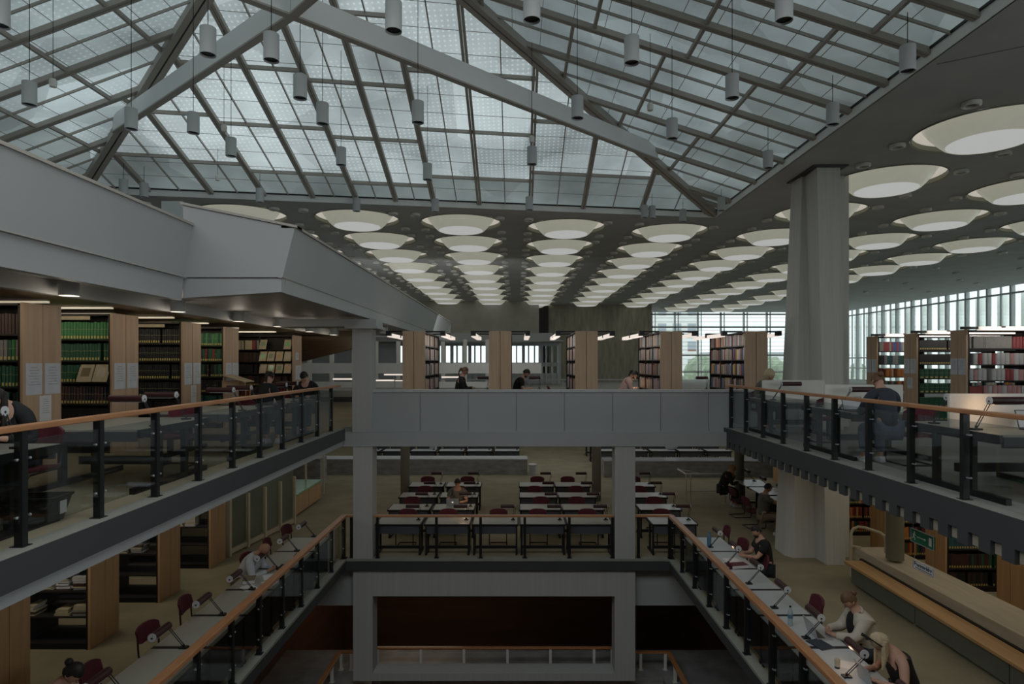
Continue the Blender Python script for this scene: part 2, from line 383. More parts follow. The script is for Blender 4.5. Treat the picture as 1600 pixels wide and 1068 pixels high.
# ------------------------------------------------------------------ walls
m = MB(); m.box((-16.2, -5, -.2), (-16, 56, CZ)); struct(m.build('wall_left', 'panel'))
m = MB(); m.box((-16, -5.2, -.2), (29, -5, CZ)); struct(m.build('wall_back', 'panel'))
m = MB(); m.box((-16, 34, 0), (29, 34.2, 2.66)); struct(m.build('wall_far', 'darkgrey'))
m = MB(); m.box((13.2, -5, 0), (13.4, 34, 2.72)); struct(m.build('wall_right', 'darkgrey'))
m = MB(); m.box((PX(846, 49), 49, UF), (PX(1018, 49), 55.9, CZ)); struct(m.build('wall_concrete_block', 'roughcon'))
m = MB(); m.box((PX(842, 48.6), 48.6, UF), (PX(857, 48.6), 49.0, CZ)); struct(m.build('trim_15', 'blackwood'))
m = MB(); m.box((-9, 46, PZ(520, 46)), (PX(842, 46), 46.4, CZ)); struct(m.build('wall_hanging', 'plaster'))
# white gallery bands at the back left, with slatted windows behind
m = MB(); Yb = 31
m.box((-16, Yb, PZ(583, Yb)), (PX(846, Yb), Yb + .3, PZ(567, Yb)))
m.box((-16, Yb + .5, PZ(606, Yb)), (PX(800, Yb), Yb + .8, PZ(597, Yb)))
struct(m.build('wall_gallery', 'white'))
for k, (p0, p1, py_) in enumerate(((520, 560, 593), (585, 640, 595), (690, 720, 590), (600, 630, 586), (745, 762, 592))):
    m = MB(); m.box((PX(p0, 33), 33, PZ(py_, 33)), (PX(p1, 33), 33.1, PZ(py_, 33) + .07)); o = m.build('strip_light', 'tube'); tag(o, 'tiny distant light strip in the far gallery, %s' % ordn(k), 'light', 'distant light strips of the far gallery')
m = MB()
for k in range(10): m.box((PX(480, 38) + k * 1.35, 38, UF), (PX(480, 38) + k * 1.35 + .22, 38.2, PZ(530, 38)))
struct(m.build('trim_16', 'white'))
m = MB()
m.box((-16, 44.2, 3.0), (3, 44.3, PZ(583, 44))); m.box((-16, 44.2, PZ(572, 44)), (3, 44.3, PZ(566, 44)))
for k in range(46):
    x = -16 + k * .42; m.box((x, 44.05, 3), (x + (.10 if k % 3 else .22), 44.35, PZ(536, 44)))
for x0, x1 in ((-16, -10.4), (-9.6, -8.2), (-7.5, -5.4), (-1.9, -.6)): m.box((x0, 43.9, 3), (x1, 44.4, PZ(536, 44)))
m.box((-16, 44.0, PZ(540, 44)), (3, 44.4, PZ(534, 44)))
struct(m.build('window_3', 'pendant'))
m = MB(); m.box((-16, 44.42, 3.0), (3, 44.44, PZ(536, 44))); struct(m.build('window_4', 'winglass'))
m = MB(); m.box((-16, 44.0, PZ(536, 44)), (3, 44.3, PZ(520, 44))); m.box((-16, 40, PZ(536, 44)), (3, 46, PZ(534, 44)))
struct(m.build('wall_upper_far', 'panel'))
# wood-clad end of the lowered ceiling seen under the gallery
m = MB(); Yw = 21.5
m.hexa([(PX(470, Yw), Yw, PZ(565, Yw)), (PX(566, Yw), Yw, PZ(541, Yw)), (PX(566, Yw), Yw, PZ(512, Yw)), (PX(470, Yw), Yw, PZ(512, Yw))],
       [(PX(470, Yw), Yw + .2, PZ(565, Yw)), (PX(566, Yw), Yw + .2, PZ(541, Yw)), (PX(566, Yw), Yw + .2, PZ(512, Yw)), (PX(470, Yw), Yw + .2, PZ(512, Yw))])
struct(m.build('trim_17', 'ceilwood'))

# ------------------------------------------------------------------ gallery overhang, left
g = MB(); B = EYE
def sec(mb, pts, y0, y1):      # pts = (X, h) polygon swept along Y
    n = len(pts); mb.add([(x, y0, B + h) for x, h in pts] + [(x, y1, B + h) for x, h in pts],
                         [(i, (i + 1) % n, n + (i + 1) % n, n + i) for i in range(n)] + [tuple(range(n - 1, -1, -1)), tuple(range(n, 2 * n))])
sec(g, [(-4.87, 1.253), (-4.77, 2.01), (-4.95, 2.01), (-5.05, 1.253)], -5, 9.22)
sec(g, [(-5.02, .914), (-4.92, .914), (-4.90, 1.243), (-5.02, 1.243)], -5, 9.22)
sec(g, [(-16, 1.085), (-5.0, 1.085), (-5.0, 1.24), (-16, 1.24)], -5, 9.3)
struct(g.build('wall_gallery_near', 'panel'))
m = MB(); sec(m, [(-4.89, 1.243), (-4.85, 1.243), (-4.85, 1.253), (-4.89, 1.253)], -5, 9.22); sec(m, [(-4.98, 2.01), (-4.74, 2.01), (-4.74, 2.045), (-4.98, 2.045)], -5, 9.22)
struct(m.build('trim_18', 'mullion'))
g = MB(); Ye = 31.0
g.hexa([(-4.9, 9.22, B + 1.253), (-3.44, 9.22, B + 1.253), (-3.26, 9.22, B + 1.975), (-4.9, 9.22, B + 2.32)],
       [(-4.9, 9.4, B + 1.253), (-3.44, 9.4, B + 1.253), (-3.26, 9.4, B + 1.975), (-4.9, 9.4, B + 2.32)])
sec(g, [(-3.64, 1.253), (-3.44, 1.253), (-3.26, 1.975), (-3.42, 1.975)], 9.4, Ye)
g.hexa([(-4.92, 9.25, B + .95), (-3.47, 9.25, B + 1.04), (-3.47, 9.25, B + 1.243), (-4.92, 9.25, B + 1.243)],
       [(-4.92, 9.4, B + .95), (-3.47, 9.4, B + 1.04), (-3.47, 9.4, B + 1.243), (-4.92, 9.4, B + 1.243)])
sec(g, [(-3.6, 1.035), (-3.47, 1.035), (-3.46, 1.243), (-3.6, 1.243)], 9.4, Ye)
sec(g, [(-16, 1.085), (-3.5, 1.085), (-3.5, 1.24), (-16, 1.24)], 9.3, Ye)
g.box((-16, Ye - .15, B + 1.04), (-3.26, Ye, B + 1.975))
struct(g.build('wall_gallery_far', 'panel'))
m = MB(); m.hexa([(-4.93, 9.19, B + 2.32), (-3.22, 9.19, B + 1.975), (-3.22, 9.19, B + 2.01), (-4.93, 9.19, B + 2.355)],
                 [(-4.93, 9.42, B + 2.32), (-3.22, 9.42, B + 1.975), (-3.22, 9.42, B + 2.01), (-4.93, 9.42, B + 2.355)])
sec(m, [(-3.46, 1.975), (-3.22, 1.975), (-3.22, 2.01), (-3.46, 2.01)], 9.22, Ye + .02)
sec(m, [(-3.5, 1.243), (-3.455, 1.243), (-3.45, 1.253), (-3.5, 1.253)], 9.22, Ye)
struct(m.build('trim_19', 'mullion'))
# downstand along the bookcases and the brown ceiling behind it
m = MB(); m.box((-6.2, -5, B + .895), (-6.08, 22, B + 1.085)); struct(m.build('trim_20', 'panel'))
m = MB(); m.box((-16, -5, B + .90), (-6.2, 22, B + .98)); struct(m.build('ceiling_wood', 'ceilwood'))
# stub wall of the gallery above
m = MB(); Y = 13.5
m.box((PX(252, Y), Y, B + 1.2), (PX(284, Y), Y + .5, PZ(314, Y))); m.box((PX(225, Y), Y + .1, B + 1.2), (PX(330, Y), Y + .4, PZ(326, Y)))
struct(m.build('wall_stub', 'pendant'))

# ------------------------------------------------------------------ ceiling with round openings
H = CZ - EYE
S = 1.0425
XC = [r * H for r in (-2.6, -1.85, -1.107, -.398, .367, 1.165, 2.03, 2.94, 3.84)]
XD = XC[4]
XB = [XC[0] - .37 * H] + [(a + b) / 2 for a, b in zip(XC[:-1], XC[1:])] + [XC[-1] + .45 * H]
def zrow(j): return H * (4.64 + (.71 if j > 0 else .75) * j)
def skew(x): return .183 * (x - XD)
def zb(j): return (zrow(j - 1) + zrow(j)) / 2          # boundary before row j
RIM = .29 * H
def has(k, j):
    if j < 0: return k >= 6
    return j <= 9
ce = MB(); BW = []
rows = range(-3, 10)
for k, xc in enumerate(XC):
    xa, xb_ = XB[k], XB[k + 1]
    for j in rows:
        if j < 0 and k < 6: continue
        z0, z1 = zb(j), zb(j + 1)
        cor = [(xa, z0 + skew(xa)), (xb_, z0 + skew(xb_)), (xb_, z1 + skew(xb_)), (xa, z1 + skew(xa))]
        if not has(k, j):
            ce.add([(x, y, CZ) for x, y in cor], [(0, 1, 2, 3)]); continue
        cy = zrow(j) + skew(xc); BW.append((k, j, xc, cy))
        angs = [2 * PI * i / 40 for i in range(40)] + [math.atan2(y - cy, x - xc) % (2 * PI) for x, y in cor]
        angs.sort(); pi_, po = [], []
        for a in angs:
            dx, dy = math.cos(a), math.sin(a); best = 1e9
            for (ax, ay), (bx, by) in zip(cor, cor[1:] + cor[:1]):
                ex, ey = bx - ax, by - ay; den = dx * ey - dy * ex
                if abs(den) < 1e-9: continue
                t = ((ax - xc) * ey - (ay - cy) * ex) / den; u = ((ax - xc) * dy - (ay - cy) * dx) / den
                if t > 0 and -1e-6 <= u <= 1 + 1e-6: best = min(best, t)
            pi_.append((xc + RIM * dx, cy + RIM * dy, CZ)); po.append((xc + best * dx, cy + best * dy, CZ))
        n = len(angs); ce.add(pi_ + po, [(i, (i + 1) % n, n + (i + 1) % n, n + i) for i in range(n)])
def quadc(pts): ce.add([(x, y, CZ) for x, y in pts], [tuple(range(len(pts)))])
def edge(x): return (17.66 + .16 * x / S) * S        # far edge of the glass roof
OL, OR, ON = -11.0 * S, 5.9 * S, .8 * S
def ln(j, x): return zb(j) + skew(x)
quadc([(-16, -5), (XB[0], -5), (XB[0], 56), (-16, 56)])
quadc([(XB[0], -5), (OL, -5), (OL, ln(0, OL)), (XB[0], ln(0, XB[0]))])
quadc([(OL, edge(OL)), (OR, edge(OR)), (OR, ln(0, OR)), (OL, ln(0, OL))])
quadc([(OR, -5), (XB[6], -5), (XB[6], ln(0, XB[6])), (OR, ln(0, OR))])
quadc([(OL, -5), (OR, -5), (OR, ON), (OL, ON)])
quadc([(XB[6], -5), (XB[-1], -5), (XB[-1], ln(-3, XB[-1])), (XB[6], ln(-3, XB[6]))])
quadc([(XB[0], ln(10, XB[0])), (XB[-1], ln(10, XB[-1])), (XB[-1], 56), (XB[0], 56)])
quadc([(XB[-1], -5), (28.8, -5), (28.8, 56), (XB[-1], 56)])
struct(ce.build('ceiling', 'ceiling', recentre=False))
# fine joint lines of the ceiling boards
m = MB()
for pts in ([(6.9, -4), (9.6, 10.9)], ):
    pass
m.bar((6.3, 9.4, CZ - .003), (8.6, 8.0, CZ - .003), .012, .004); m.bar((7.4, 6.2, CZ - .003), (7.4, 7.3, CZ - .003), .012, .004); m.bar((7.4, 7.3, CZ - .003), (12, 9.8, CZ - .003), .012, .004)
struct(m.build('trim_21', 'darkgrey'))

# bowls: one built, the rest copied
def make_bowl():
    t = thing('ceiling_skylight', 'x', 'skylight', (0, 0, CZ))
    m = MB(); m.lathe([(RIM, 0), (RIM, .55), (0.01, .57)], n=40); m.build('recess', 'recess', t, smooth=True)
    m = MB(); m.lathe([(RIM + .0, -.03), (RIM, .10), (RIM - .035, .10), (RIM - .035, -.0), (RIM + .0, -.03)], n=40); m.build('rim', 'trimlight', t)
    R0 = RIM
    m = MB(); m.lathe([(R0 * .93, .5), (R0 * .90, .32), (R0 * .84, .16), (R0 * .76, .02), (R0 * .66, -.13), (R0 * .575, -.235), (R0 * .55, -.25), (R0 * .54, -.245)], n=40); m.build('bowl', 'bowl', t, smooth=True)
    m = MB(); m.lathe([(R0 * .548, -.243), (0.01, -.243)], n=40); m.build('diffuser', 'disc', t)
    return t
bw0 = make_bowl(); first = True
colname = {0: 'ninth column from the right', 1: 'eighth column from the right', 2: 'seventh column from the right', 3: 'column just left of room centre', 4: 'column just right of room centre',
           5: 'second column right of centre', 6: 'third column right of centre', 7: 'fourth column right of centre', 8: 'fifth column right of centre'}
for k, j, x, y in BW:
    order = j if k < 6 else j + 3
    lab = 'cream bowl skylight, %s from front in the %s' % (ordn(order), colname[k])
    if first: bw0.location = (x, y, CZ); bw0['label'] = lab; bw0['group'] = 'round bowl skylights in the concrete ceiling'; first = False
    else: dup(bw0, (x, y, CZ), label=lab, group='round bowl skylights in the concrete ceiling')
# small downlights between the bowls
d0 = thing('ceiling_downlight', 'small round black-centred downlight in the concrete ceiling among the skylight bowls', 'downlight', (0, 0, CZ), group='small downlights between the skylight bowls')
m = MB(); m.lathe([(.10, 0), (.15, -.01), (.15, -.07), (.12, -.085), (.10, -.07), (.10, -.02)], n=20); m.build('trim_ring', 'white', d0, smooth=True)
m = MB(); m.lathe([(.10, -.03), (.01, -.03)], n=16); m.build('lens', 'black', d0)
nd = 0; first = True
for k, j, x, y in BW:
    if j > 6: continue
    for sx, sy in ((-.37, -.33), (.37, -.33), (-.37, .33), (.37, .33)):
        xx = x + sx * .765 * H; yy = y + sy * .71 * H + .183 * sx * .765 * H
        if xx < 6.6 and yy < edge(xx) + .4: continue
        if nd >= 270: continue
        nd += 1
        if first: d0.location = (xx, yy, CZ); first = False
        else: dup(d0, (xx, yy, CZ))
# far right ceiling carries only downlights
for k in range(26):
    xx = 19.5 + (k % 4) * 2.0 + (k // 4) * .1; yy = 17 + (k // 4) * 4.2 + (k % 2) * 1.5
    dup(d0, (xx, yy, CZ), label='small round downlight in the plain strip of ceiling near the right window wall', group='small downlights near the window wall')
# sprinklers: tiny black nozzles
# ------------------------------------------------------------------ glass roof
def hfar(x, y): return 4.47 * S + .352 * (17.66 * S + .16 * x - y)
def hright(x): return 4.47 * S + .322 * (5.9 * S - x)
def hleft(x): return 4.47 * S + .369 * (x + 11 * S)
def hnear(y): return 4.47 * S + .352 * (y - ON)
def roofh(x, y): return min(hfar(x, y), hright(x), hleft(x), hnear(y))
def solve(f1, f2, f3):
    # intersection of three planes h = a x + b y + c
    A = Matrix([[f[0], f[1], -1] for f in (f1, f2, f3)]); return A.inverted() @ Vector([-f[2] for f in (f1, f2, f3)])
PF = (.352 * .16, -.352, 4.47 * S + .352 * 17.66 * S); PR = (-.322, 0, 4.47 * S + .322 * 5.9 * S); PL = (.369, 0, 4.47 * S + .369 * 11 * S); PN = (0, .352, 4.47 * S - .352 * ON)
PE = (0, 0, 4.47 * S)
cFR = solve(PF, PR, PE); cFL = solve(PF, PL, PE); cNR = solve(PN, PR, PE); cNL = solve(PN, PL, PE)
aF = solve(PF, PR, PL); aN = solve(PN, PR, PL)
up = Vector((0, 0, EYE))
def face(name, pts, mt):
    mb = MB(); mb.add([p + up for p in pts], [tuple(range(len(pts)))])
    o = mb.build(name, mt, recentre=False); return struct(o)
if aF.y > aN.y:
    far_pts, near_pts = [cFL, cFR, aF], [cNL, cNR, aN]; left_pts, right_pts = [cFL, aF, aN, cNL], [cFR, aF, aN, cNR]
else:
    aR = solve(PF, PN, PR); aL = solve(PF, PN, PL); far_pts, near_pts = [cFL, cFR, aR, aL], [cNL, cNR, aR, aL]; left_pts, right_pts = [cFL, aL, cNL], [cFR, aR, cNR]
w_far = face('window_5', far_pts, 'roof_far'); w_near = face('window_6', near_pts, 'roof_far'); w_left = face('window_7', left_pts, 'roof_left'); w_right = face('window_8', right_pts, 'roof_right')
apex = aF
def inpoly(x, y, which):
    h = {'far': hfar(x, y), 'right': hright(x), 'left': hleft(x), 'near': hnear(y)}
    return h[which] <= min(h.values()) + 1e-4
def clipline(p, d, which, L=14, n=560):
    """walk from the eave upwards until the face ends"""
    last = None; k = 0
    while k < n:
        q = (p[0] + d[0] * L * k / n, p[1] + d[1] * L * k / n)
        if inpoly(q[0], q[1], which): last = q
        elif last: break
        elif k > n * .2: break
        k += 1
    return last
def P3(q, f, drop=.0):
    return Vector((q[0], q[1], EYE + f[0] * q[0] + f[1] * q[1] + f[2] - drop))
def ribs(which, f, starts, d, perp, groups, parent, thick=.07, rows_=7, gap=.565):
    mb = MB(); tb = MB(); mid = MB()
    ends = []
    for s in starts:
        e = clipline(s, d, which); ends.append(e)
        if not e: continue
        a, b = P3(s, f, .06), P3(e, f, .06)
        if (a - b).length < .1: continue
        off = Vector((perp[0], perp[1], f[0] * perp[0] + f[1] * perp[1])) * .037
        mb.bar(a + off, b + off, .058, .10); mb.bar(a - off, b - off, .058, .10)
    for i, (s0, s1) in enumerate(zip(starts[:-1], starts[1:])):
        # middle bar
        sm = ((s0[0] + s1[0]) / 2, (s0[1] + s1[1]) / 2); e = clipline(sm, d, which)
        if e: mid.bar(P3(sm, f, .03), P3(e, f, .03), .025, .05)
        off0, step = groups[i]
        dd = Vector((d[0], d[1]))
        # transoms
        t = off0
        while t < 14:
            q0 = (s0[0] + d[0] * t, s0[1] + d[1] * t); q1 = (s1[0] + d[0] * t, s1[1] + d[1] * t)
            seg = clipseg(q0, q1, which)
            if seg: mb.bar(P3(seg[0], f, .05), P3(seg[1], f, .05), .06, .08)
            t += step
        t = gap
        while t < 14:
            q0 = (s0[0] + d[0] * t, s0[1] + d[1] * t); q1 = (s1[0] + d[0] * t, s1[1] + d[1] * t)
            seg = clipseg(q0, q1, which)
            if seg: tb.bar(P3(seg[0], f, .012), P3(seg[1], f, .012), .010, .010)
            t += gap
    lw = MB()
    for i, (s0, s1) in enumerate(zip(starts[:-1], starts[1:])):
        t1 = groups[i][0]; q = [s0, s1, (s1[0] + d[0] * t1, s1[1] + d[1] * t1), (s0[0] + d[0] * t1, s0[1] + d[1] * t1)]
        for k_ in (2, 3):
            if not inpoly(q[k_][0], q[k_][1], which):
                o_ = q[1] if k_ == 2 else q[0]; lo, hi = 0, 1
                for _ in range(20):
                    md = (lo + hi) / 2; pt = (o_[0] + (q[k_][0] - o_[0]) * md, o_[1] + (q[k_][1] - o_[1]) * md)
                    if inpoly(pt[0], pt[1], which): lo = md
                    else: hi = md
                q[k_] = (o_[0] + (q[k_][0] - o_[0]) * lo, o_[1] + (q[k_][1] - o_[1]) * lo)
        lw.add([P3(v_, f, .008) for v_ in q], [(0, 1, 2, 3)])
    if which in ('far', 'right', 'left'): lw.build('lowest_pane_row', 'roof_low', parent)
    o = mb.build('mullions', 'mullion', parent); p = mid.build('glazing_bars', 'mullion', parent); q = tb.build('pane_joints', 'mullion', parent)
def clipseg(q0, q1, which, n=24):
    pts = [(q0[0] + (q1[0] - q0[0]) * i / n, q0[1] + (q1[1] - q0[1]) * i / n) for i in range(n + 1)]
    ins = [p for p in pts if inpoly(p[0], p[1], which)]
    if len(ins) < 2: return None
    return ins[0], ins[-1]
# far face: ribs at the measured places
xs = [-11.0, -9.46, -7.96, -6.67, -5.44, -4.33, -3.29, -2.28, -1.035, .397, 1.91, 3.63, 5.6]
st = [(x * S, edge(x * S) - .02) for x in xs]
grp = [(1.4, 1.7), (1.42, 1.7), (1.26, 1.68), (1.0, 1.7), (1.0, 1.7), (.72, 1.72), (.72, 1.72), (1.12, 1.76), (1.12, 1.76), (1.49, 1.88), (1.49, 1.88), (1.7, 1.9)]
ribs('far', PF, st, (0, -1), (1, 0), grp, w_far)
zs = [17.9, 17.2, 15.4, 13.8, 12.35, 11.05, 9.95, 8.95, 8.0, 7.1, 6.2, 5.3, 4.4, 3.5, 2.6, 1.7, .85]
st = [(5.88 * S, z * S) for z in zs]
grp = [(1.95, 1.72), (1.95, 1.72), (1.9, 1.72), (1.68, 1.7), (1.68, 1.7), (1.3, 1.7), (1.3, 1.7), (.85, 1.7), (.85, 1.7)] + [(1.2, 1.7)] * 9
ribs('right', PR, st, (-1, 0), (0, 1), grp, w_right)
zs = [15.4, 14.25, 12.9, 11.65, 10.5, 9.4, 8.4, 7.4, 6.5, 5.6, 4.7, 3.8, 2.9, 2.0, 1.1]
st = [(-10.98 * S, z * S) for z in zs]
grp = [(1.34, 1.6), (1.34, 1.6), (1.16, 1.6), (1.16, 1.6), (1.1, 1.6), (1.1, 1.6)] + [(1.0, 1.6)] * 9
ribs('left', PL, st, (1, 0), (0, 1), grp, w_left)
st = [(x * S, ON + .02) for x in range(-11, 6, 1)]
ribs('near', PN, st, (0, 1), (1, 0), [(1.2, 1.7)] * 16, w_near)
# hips
def hip(a, b, n):
    a = a + up - Vector((0, 0, .10)); b = b + up - Vector((0, 0, .10))
    mb = MB(); d = (b - a).normalized(); sd = d.cross(Vector((0, 0, 1))).normalized() * .075
    mb.bar(a + sd, b + sd, .115, .20); mb.bar(a - sd, b - sd, .115, .20); struct(mb.build('trim_%d' % n, 'mullion'))
    mb = MB(); mb.bar(a, b, .04, .14); struct(mb.build('trim_%d' % (n + 1), 'darkgrey'))
hip(cFR, far_pts[2], 22); hip(cFL, far_pts[-1], 24); hip(cNR, near_pts[2], 26); hip(cNL, near_pts[-1], 28)
# eaves: dark gap and pale upstand around the opening
cs = [Vector((OL, edge(OL), 0)), Vector((OR, edge(OR), 0)), Vector((OR, ON, 0)), Vector((OL, ON, 0))]
m = MB(); m2 = MB()
for a, b in zip(cs, cs[1:] + cs[:1]):
    m.bar(a + Vector((0, 0, CZ + .08)), b + Vector((0, 0, CZ + .08)), .05, .16)
    m2.bar(a + Vector((0, 0, CZ + .185)), b + Vector((0, 0, CZ + .185)), .10, .05)
struct(m.build('trim_30', 'tie')); struct(m2.build('trim_31', 'black'))
# horizontal tie beams crossing under the apex
jn = Vector((-3.35, 9.35, EYE + 5.15)) ; zt = 5.2
def tie(px_, label):
    mb = MB(); a = jn; b = Vector((px_[0], px_[1], EYE + zt))
    mb.bar(a + Vector((0, 0, .2)), b + Vector((0, 0, .2)), .08, .38); d = (b - a).normalized()
    t = thing('tie_beam', label, 'beam', tuple(a))
    q = MB(a); q.v = [v - a for v in mb.v]; q.f = mb.f; q.build('web', 'tie', t)
    q = MB(a); q.bar(a + Vector((0, 0, .0)), b + Vector((0, 0, .0)), .13, .03); q.build('bottom_flange', 'mullion', t)
tie((3.6, 16.1), 'long grey tie beam crossing under the glass roof to the right far corner')
tie((-9.1, 14.2), 'grey tie beam crossing under the glass roof to the left far corner')
tie((3.4, 2.6), 'grey tie beam running from the crossing to the near right corner of the glass roof')
tie((-9.0, 4.4), 'grey tie beam running from the crossing to the near left corner of the glass roof')
m = MB(); m.cyl(jn, Vector((jn.x, jn.y, EYE + roofh(jn.x, jn.y))), .06); o = m.build('tie_post', 'pendant'); tag(o, 'short steel post above the crossing of the roof tie beams', 'post')

# ------------------------------------------------------------------ hanging cylinder lamps
def make_pendant():
    t = thing('pendant_lamp', 'x', 'lamp')
    m = MB(); m.lathe([(.02, .36), (.095, .36), (.102, .355), (.102, 0), (.096, 0), (.09, .02)], n=24); m.build('shade', 'pendant', t, smooth=True)
    m = MB(); m.lathe([(.094, .03), (.01, .03)], n=20); m.build('reflector', 'black', t)
    return t
pl0 = make_pendant(); first = True
LP = [(325, 86), (424, 95), (615, 49), (831, 32), (1225, 33), (1418, 112), (987, 99), (1144, 154), (1301, 195), (46, 164), (205, 202), (302, 208), (469, 154), (504, 194), (653, 192), (902, 185),
      (1050, 217), (1200, 263), (361, 244), (533, 258), (668, 281), (831, 257), (225, 308), (193, 303), (406, 316), (557, 330), (680, 331), (827, 328), (1007, 340), (1019, 341), (1067, 346), (1127, 329), (0, 41), (280, 335)]
LN = ['left of the tie beams, near the upper left hip', 'just left of the beam crossing', 'under the right tie beam close to the crossing', 'at the top centre under the roof', 'largest, at the top right under the roof',
      'big one hanging at the right eave nearest the camera', 'in the upper middle right of the right tie beam', 'under the middle of the right roof face', 'second from the front along the right eave',
      'at the far left under the left roof face', 'in front of the left tie beam lower end', 'between the left tie beam and the far face', 'under the beam crossing, upper of the two', 'under the beam crossing, lower of the two',
      'in the middle below the long tie beam', 'just above the long tie beam on the right', 'just right of the long tie beam end', 'third from the front along the right eave', 'left of centre over the far face', 'in the middle of the far glass face, left',
      'low in the middle of the far glass face', 'low right of centre under the far glass face', 'right of the pair above the gallery parapet', 'left of the pair above the gallery parapet', 'first from left along the far eave',
      'second from left along the far eave', 'third from left along the far eave', 'fourth from left along the far eave', 'left of the close pair at the far eave', 'right of the close pair at the far eave',
      'right of the close pair, near the far right corner', 'at the far right corner of the eave', 'cut by the left picture edge', 'half hidden behind the gallery parapet']
for (px, py), ln_ in zip(LP, LN):
    hb = 4.05 if py < 300 else 4.2
    Y = hb * F / (566 - py); x = PX(px, Y); z = EYE + hb
    lab = 'grey cylinder pendant lamp ' + ln_
    if first: pl0.location = (x, y, z); t = pl0; t.location = (x, Y, z); first = False; t['label'] = lab; t['group'] = 'cylinder pendant lamps under the glass roof'
    else: t = dup(pl0, (x, Y, z), label=lab, group='cylinder pendant lamps under the glass roof')
    topz = (roofh(x, Y) + EYE - .05) if (OL < x < OR and Y < edge(x)) else CZ
    mb = MB((x, Y, z)); mb.cyl((x, Y, z + .36), (x, Y, max(topz, z + .45)), .006, n=6); mb.build('cable', 'black', t)
# small smoke detectors on drops
for px, py, s in ((83, 133, 'under the left roof face'), (350, 203, 'over the far glass face, left'), (1016, 170, 'under the right roof face'), (831, 220, 'over the lamp right of centre'), (340, 280, 'low on the far left glass')):
    Y = 4.5 * F / (566 - py); x = PX(px, Y); z = EYE + 4.5
    t = thing('smoke_detector', 'tiny white smoke detector on a thin drop ' + s, 'detector', (x, Y, z))
    m = MB(); m.lathe([(.01, -.04), (.05, -.03), (.06, .06), (.04, .1), (.01, .1)], n=14); m.build('housing', 'white', t, smooth=True)
    m = MB(); m.cyl((0, 0, .1), (0, 0, max(.2, roofh(x, Y) + EYE - z - .04)), .005, n=6); m.build('drop_rod', 'black', t)

# gallery soffit lamps (lit)
s0 = thing('soffit_lamp', 'x', 'lamp'); m = MB(); m.lathe([(.02, .21), (.115, .21), (.12, .20), (.12, 0), (.112, 0), (.11, .012)], n=24); m.build('shade', 'pendant', s0, smooth=True)
m = MB(); m.lathe([(.11, .014), (.01, .014)], n=20); m.build('lens', 'tube', s0)
for i, (px, py) in enumerate(((108, 462), (278, 487), (373, 502), (435, 510), (484, 518), (521, 523), (600, 520))):
    hb = .875; Y = hb * F / (566 - py)
    loc = (PX(px, Y), Y, EYE + hb); lab = 'lit white cylinder lamp on the gallery soffit above the bookcases, %s from the camera' % ordn(i)
    if i == 0: s0.location = loc; s0['label'] = lab; s0['group'] = 'lit lamps on the gallery soffit'
    else: dup(s0, loc, label=lab, group='lit lamps on the gallery soffit')

# ------------------------------------------------------------------ window walls
wf = MB(); XW = 28.6
k = 0; Y = -4.0
while Y < 55:
    wf.box((XW, Y, UF), (XW + .25, Y + .14, CZ)); wf.box((XW + .05, Y + .85, UF), (XW + .15, Y + .92, CZ)); Y += 1.83
for z in (UF, UF + 1.0, PZ(556, 33), CZ - .5): wf.box((XW + .02, -5, z), (XW + .2, 56, z + .10))
struct(wf.build('window_1', 'pendant'))
m = MB(); m.box((XW + .1, -5, UF), (XW + .12, 56, CZ)); struct(m.build('window_9', 'winglass'))
m = MB(); Y = -3.4
while Y < 60:
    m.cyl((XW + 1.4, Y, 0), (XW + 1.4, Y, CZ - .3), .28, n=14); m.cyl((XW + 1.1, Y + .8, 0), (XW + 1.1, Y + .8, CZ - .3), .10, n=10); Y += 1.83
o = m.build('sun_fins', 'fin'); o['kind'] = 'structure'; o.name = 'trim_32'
wf = MB(); YW = 55.8; x = PX(1018, YW); n = 0
while x < 28.6:
    wf.box((x, YW, UF), (x + .10, YW + .3, CZ)); wf.box((x + .32, YW, UF), (x + .37, YW + .2, CZ)); x += 2.05
for z in (UF + .6, PZ(556, YW), CZ - .25, CZ - 1.4): wf.box((PX(1018, YW), YW, z), (28.6, YW + .2, z + .14))
z = PZ(553, YW)
while z < CZ: wf.box((PX(1018, YW), YW + .6, z), (28.6, YW + .62, z + .035)); z += .36
z = UF + .3
while z < PZ(553, YW): wf.box((PX(1018, YW), YW + .6, z), (28.6, YW + .62, z + .03)); z += .5
struct(wf.build('window_2', 'pendant'))
m = MB(); m.box((PX(1018, YW), YW + .1, UF), (28.6, YW + .12, CZ)); struct(m.build('window_10', 'winglass'))
# outside
m = MB(); m.box((-80, 57, -1.0), (200, 260, -.8)); m.box((30.5, -40, -1.0), (200, 57, -.8)); struct(m.build('floor_outside', 'outground'))
def building(x, Y, w_, h_, d_, label, nx, nz, rot=0):
    t = thing('apartment_block', label, 'building', (x, Y, -.8), rot)
    m = MB(); m.box((0, 0, 0), (w_, d_, h_)); m.build('wall', 'facade', t)
    m = MB(); m.box((-.4, -.4, h_), (w_ + .4, d_ + .4, h_ + .5)); m.build('roof', 'pendant', t)
    for i in range(nx):
        for j in range(nz):
            x0 = w_ * (i + .2) / nx; z0 = 1.2 + (h_ - 2) * (j + .1) / nz
            m = MB(); m.box((x0, -.08, z0), (x0 + w_ * .55 / nx, -.02, z0 + (h_ - 2) * .45 / nz)); wn = m.build('window', 'facadewin', t)
            m = MB(); m.box((x0, -.12, z0 - .25), (x0 + w_ * .55 / nx, -.03, z0)); m.build('sill', 'redbrown', wn)
building(PX(1000, 105), 105, 10, 17, 10, 'pale apartment block with red window sills beyond the far windows', 4, 5)
building(PX(1110, 130), 130, 22, 7, 10, 'second low pale block further off beyond the far windows', 6, 2)
building(64, 22, 30, 13, 10, 'grey office block outside the right window wall', 8, 4, PI / 2)
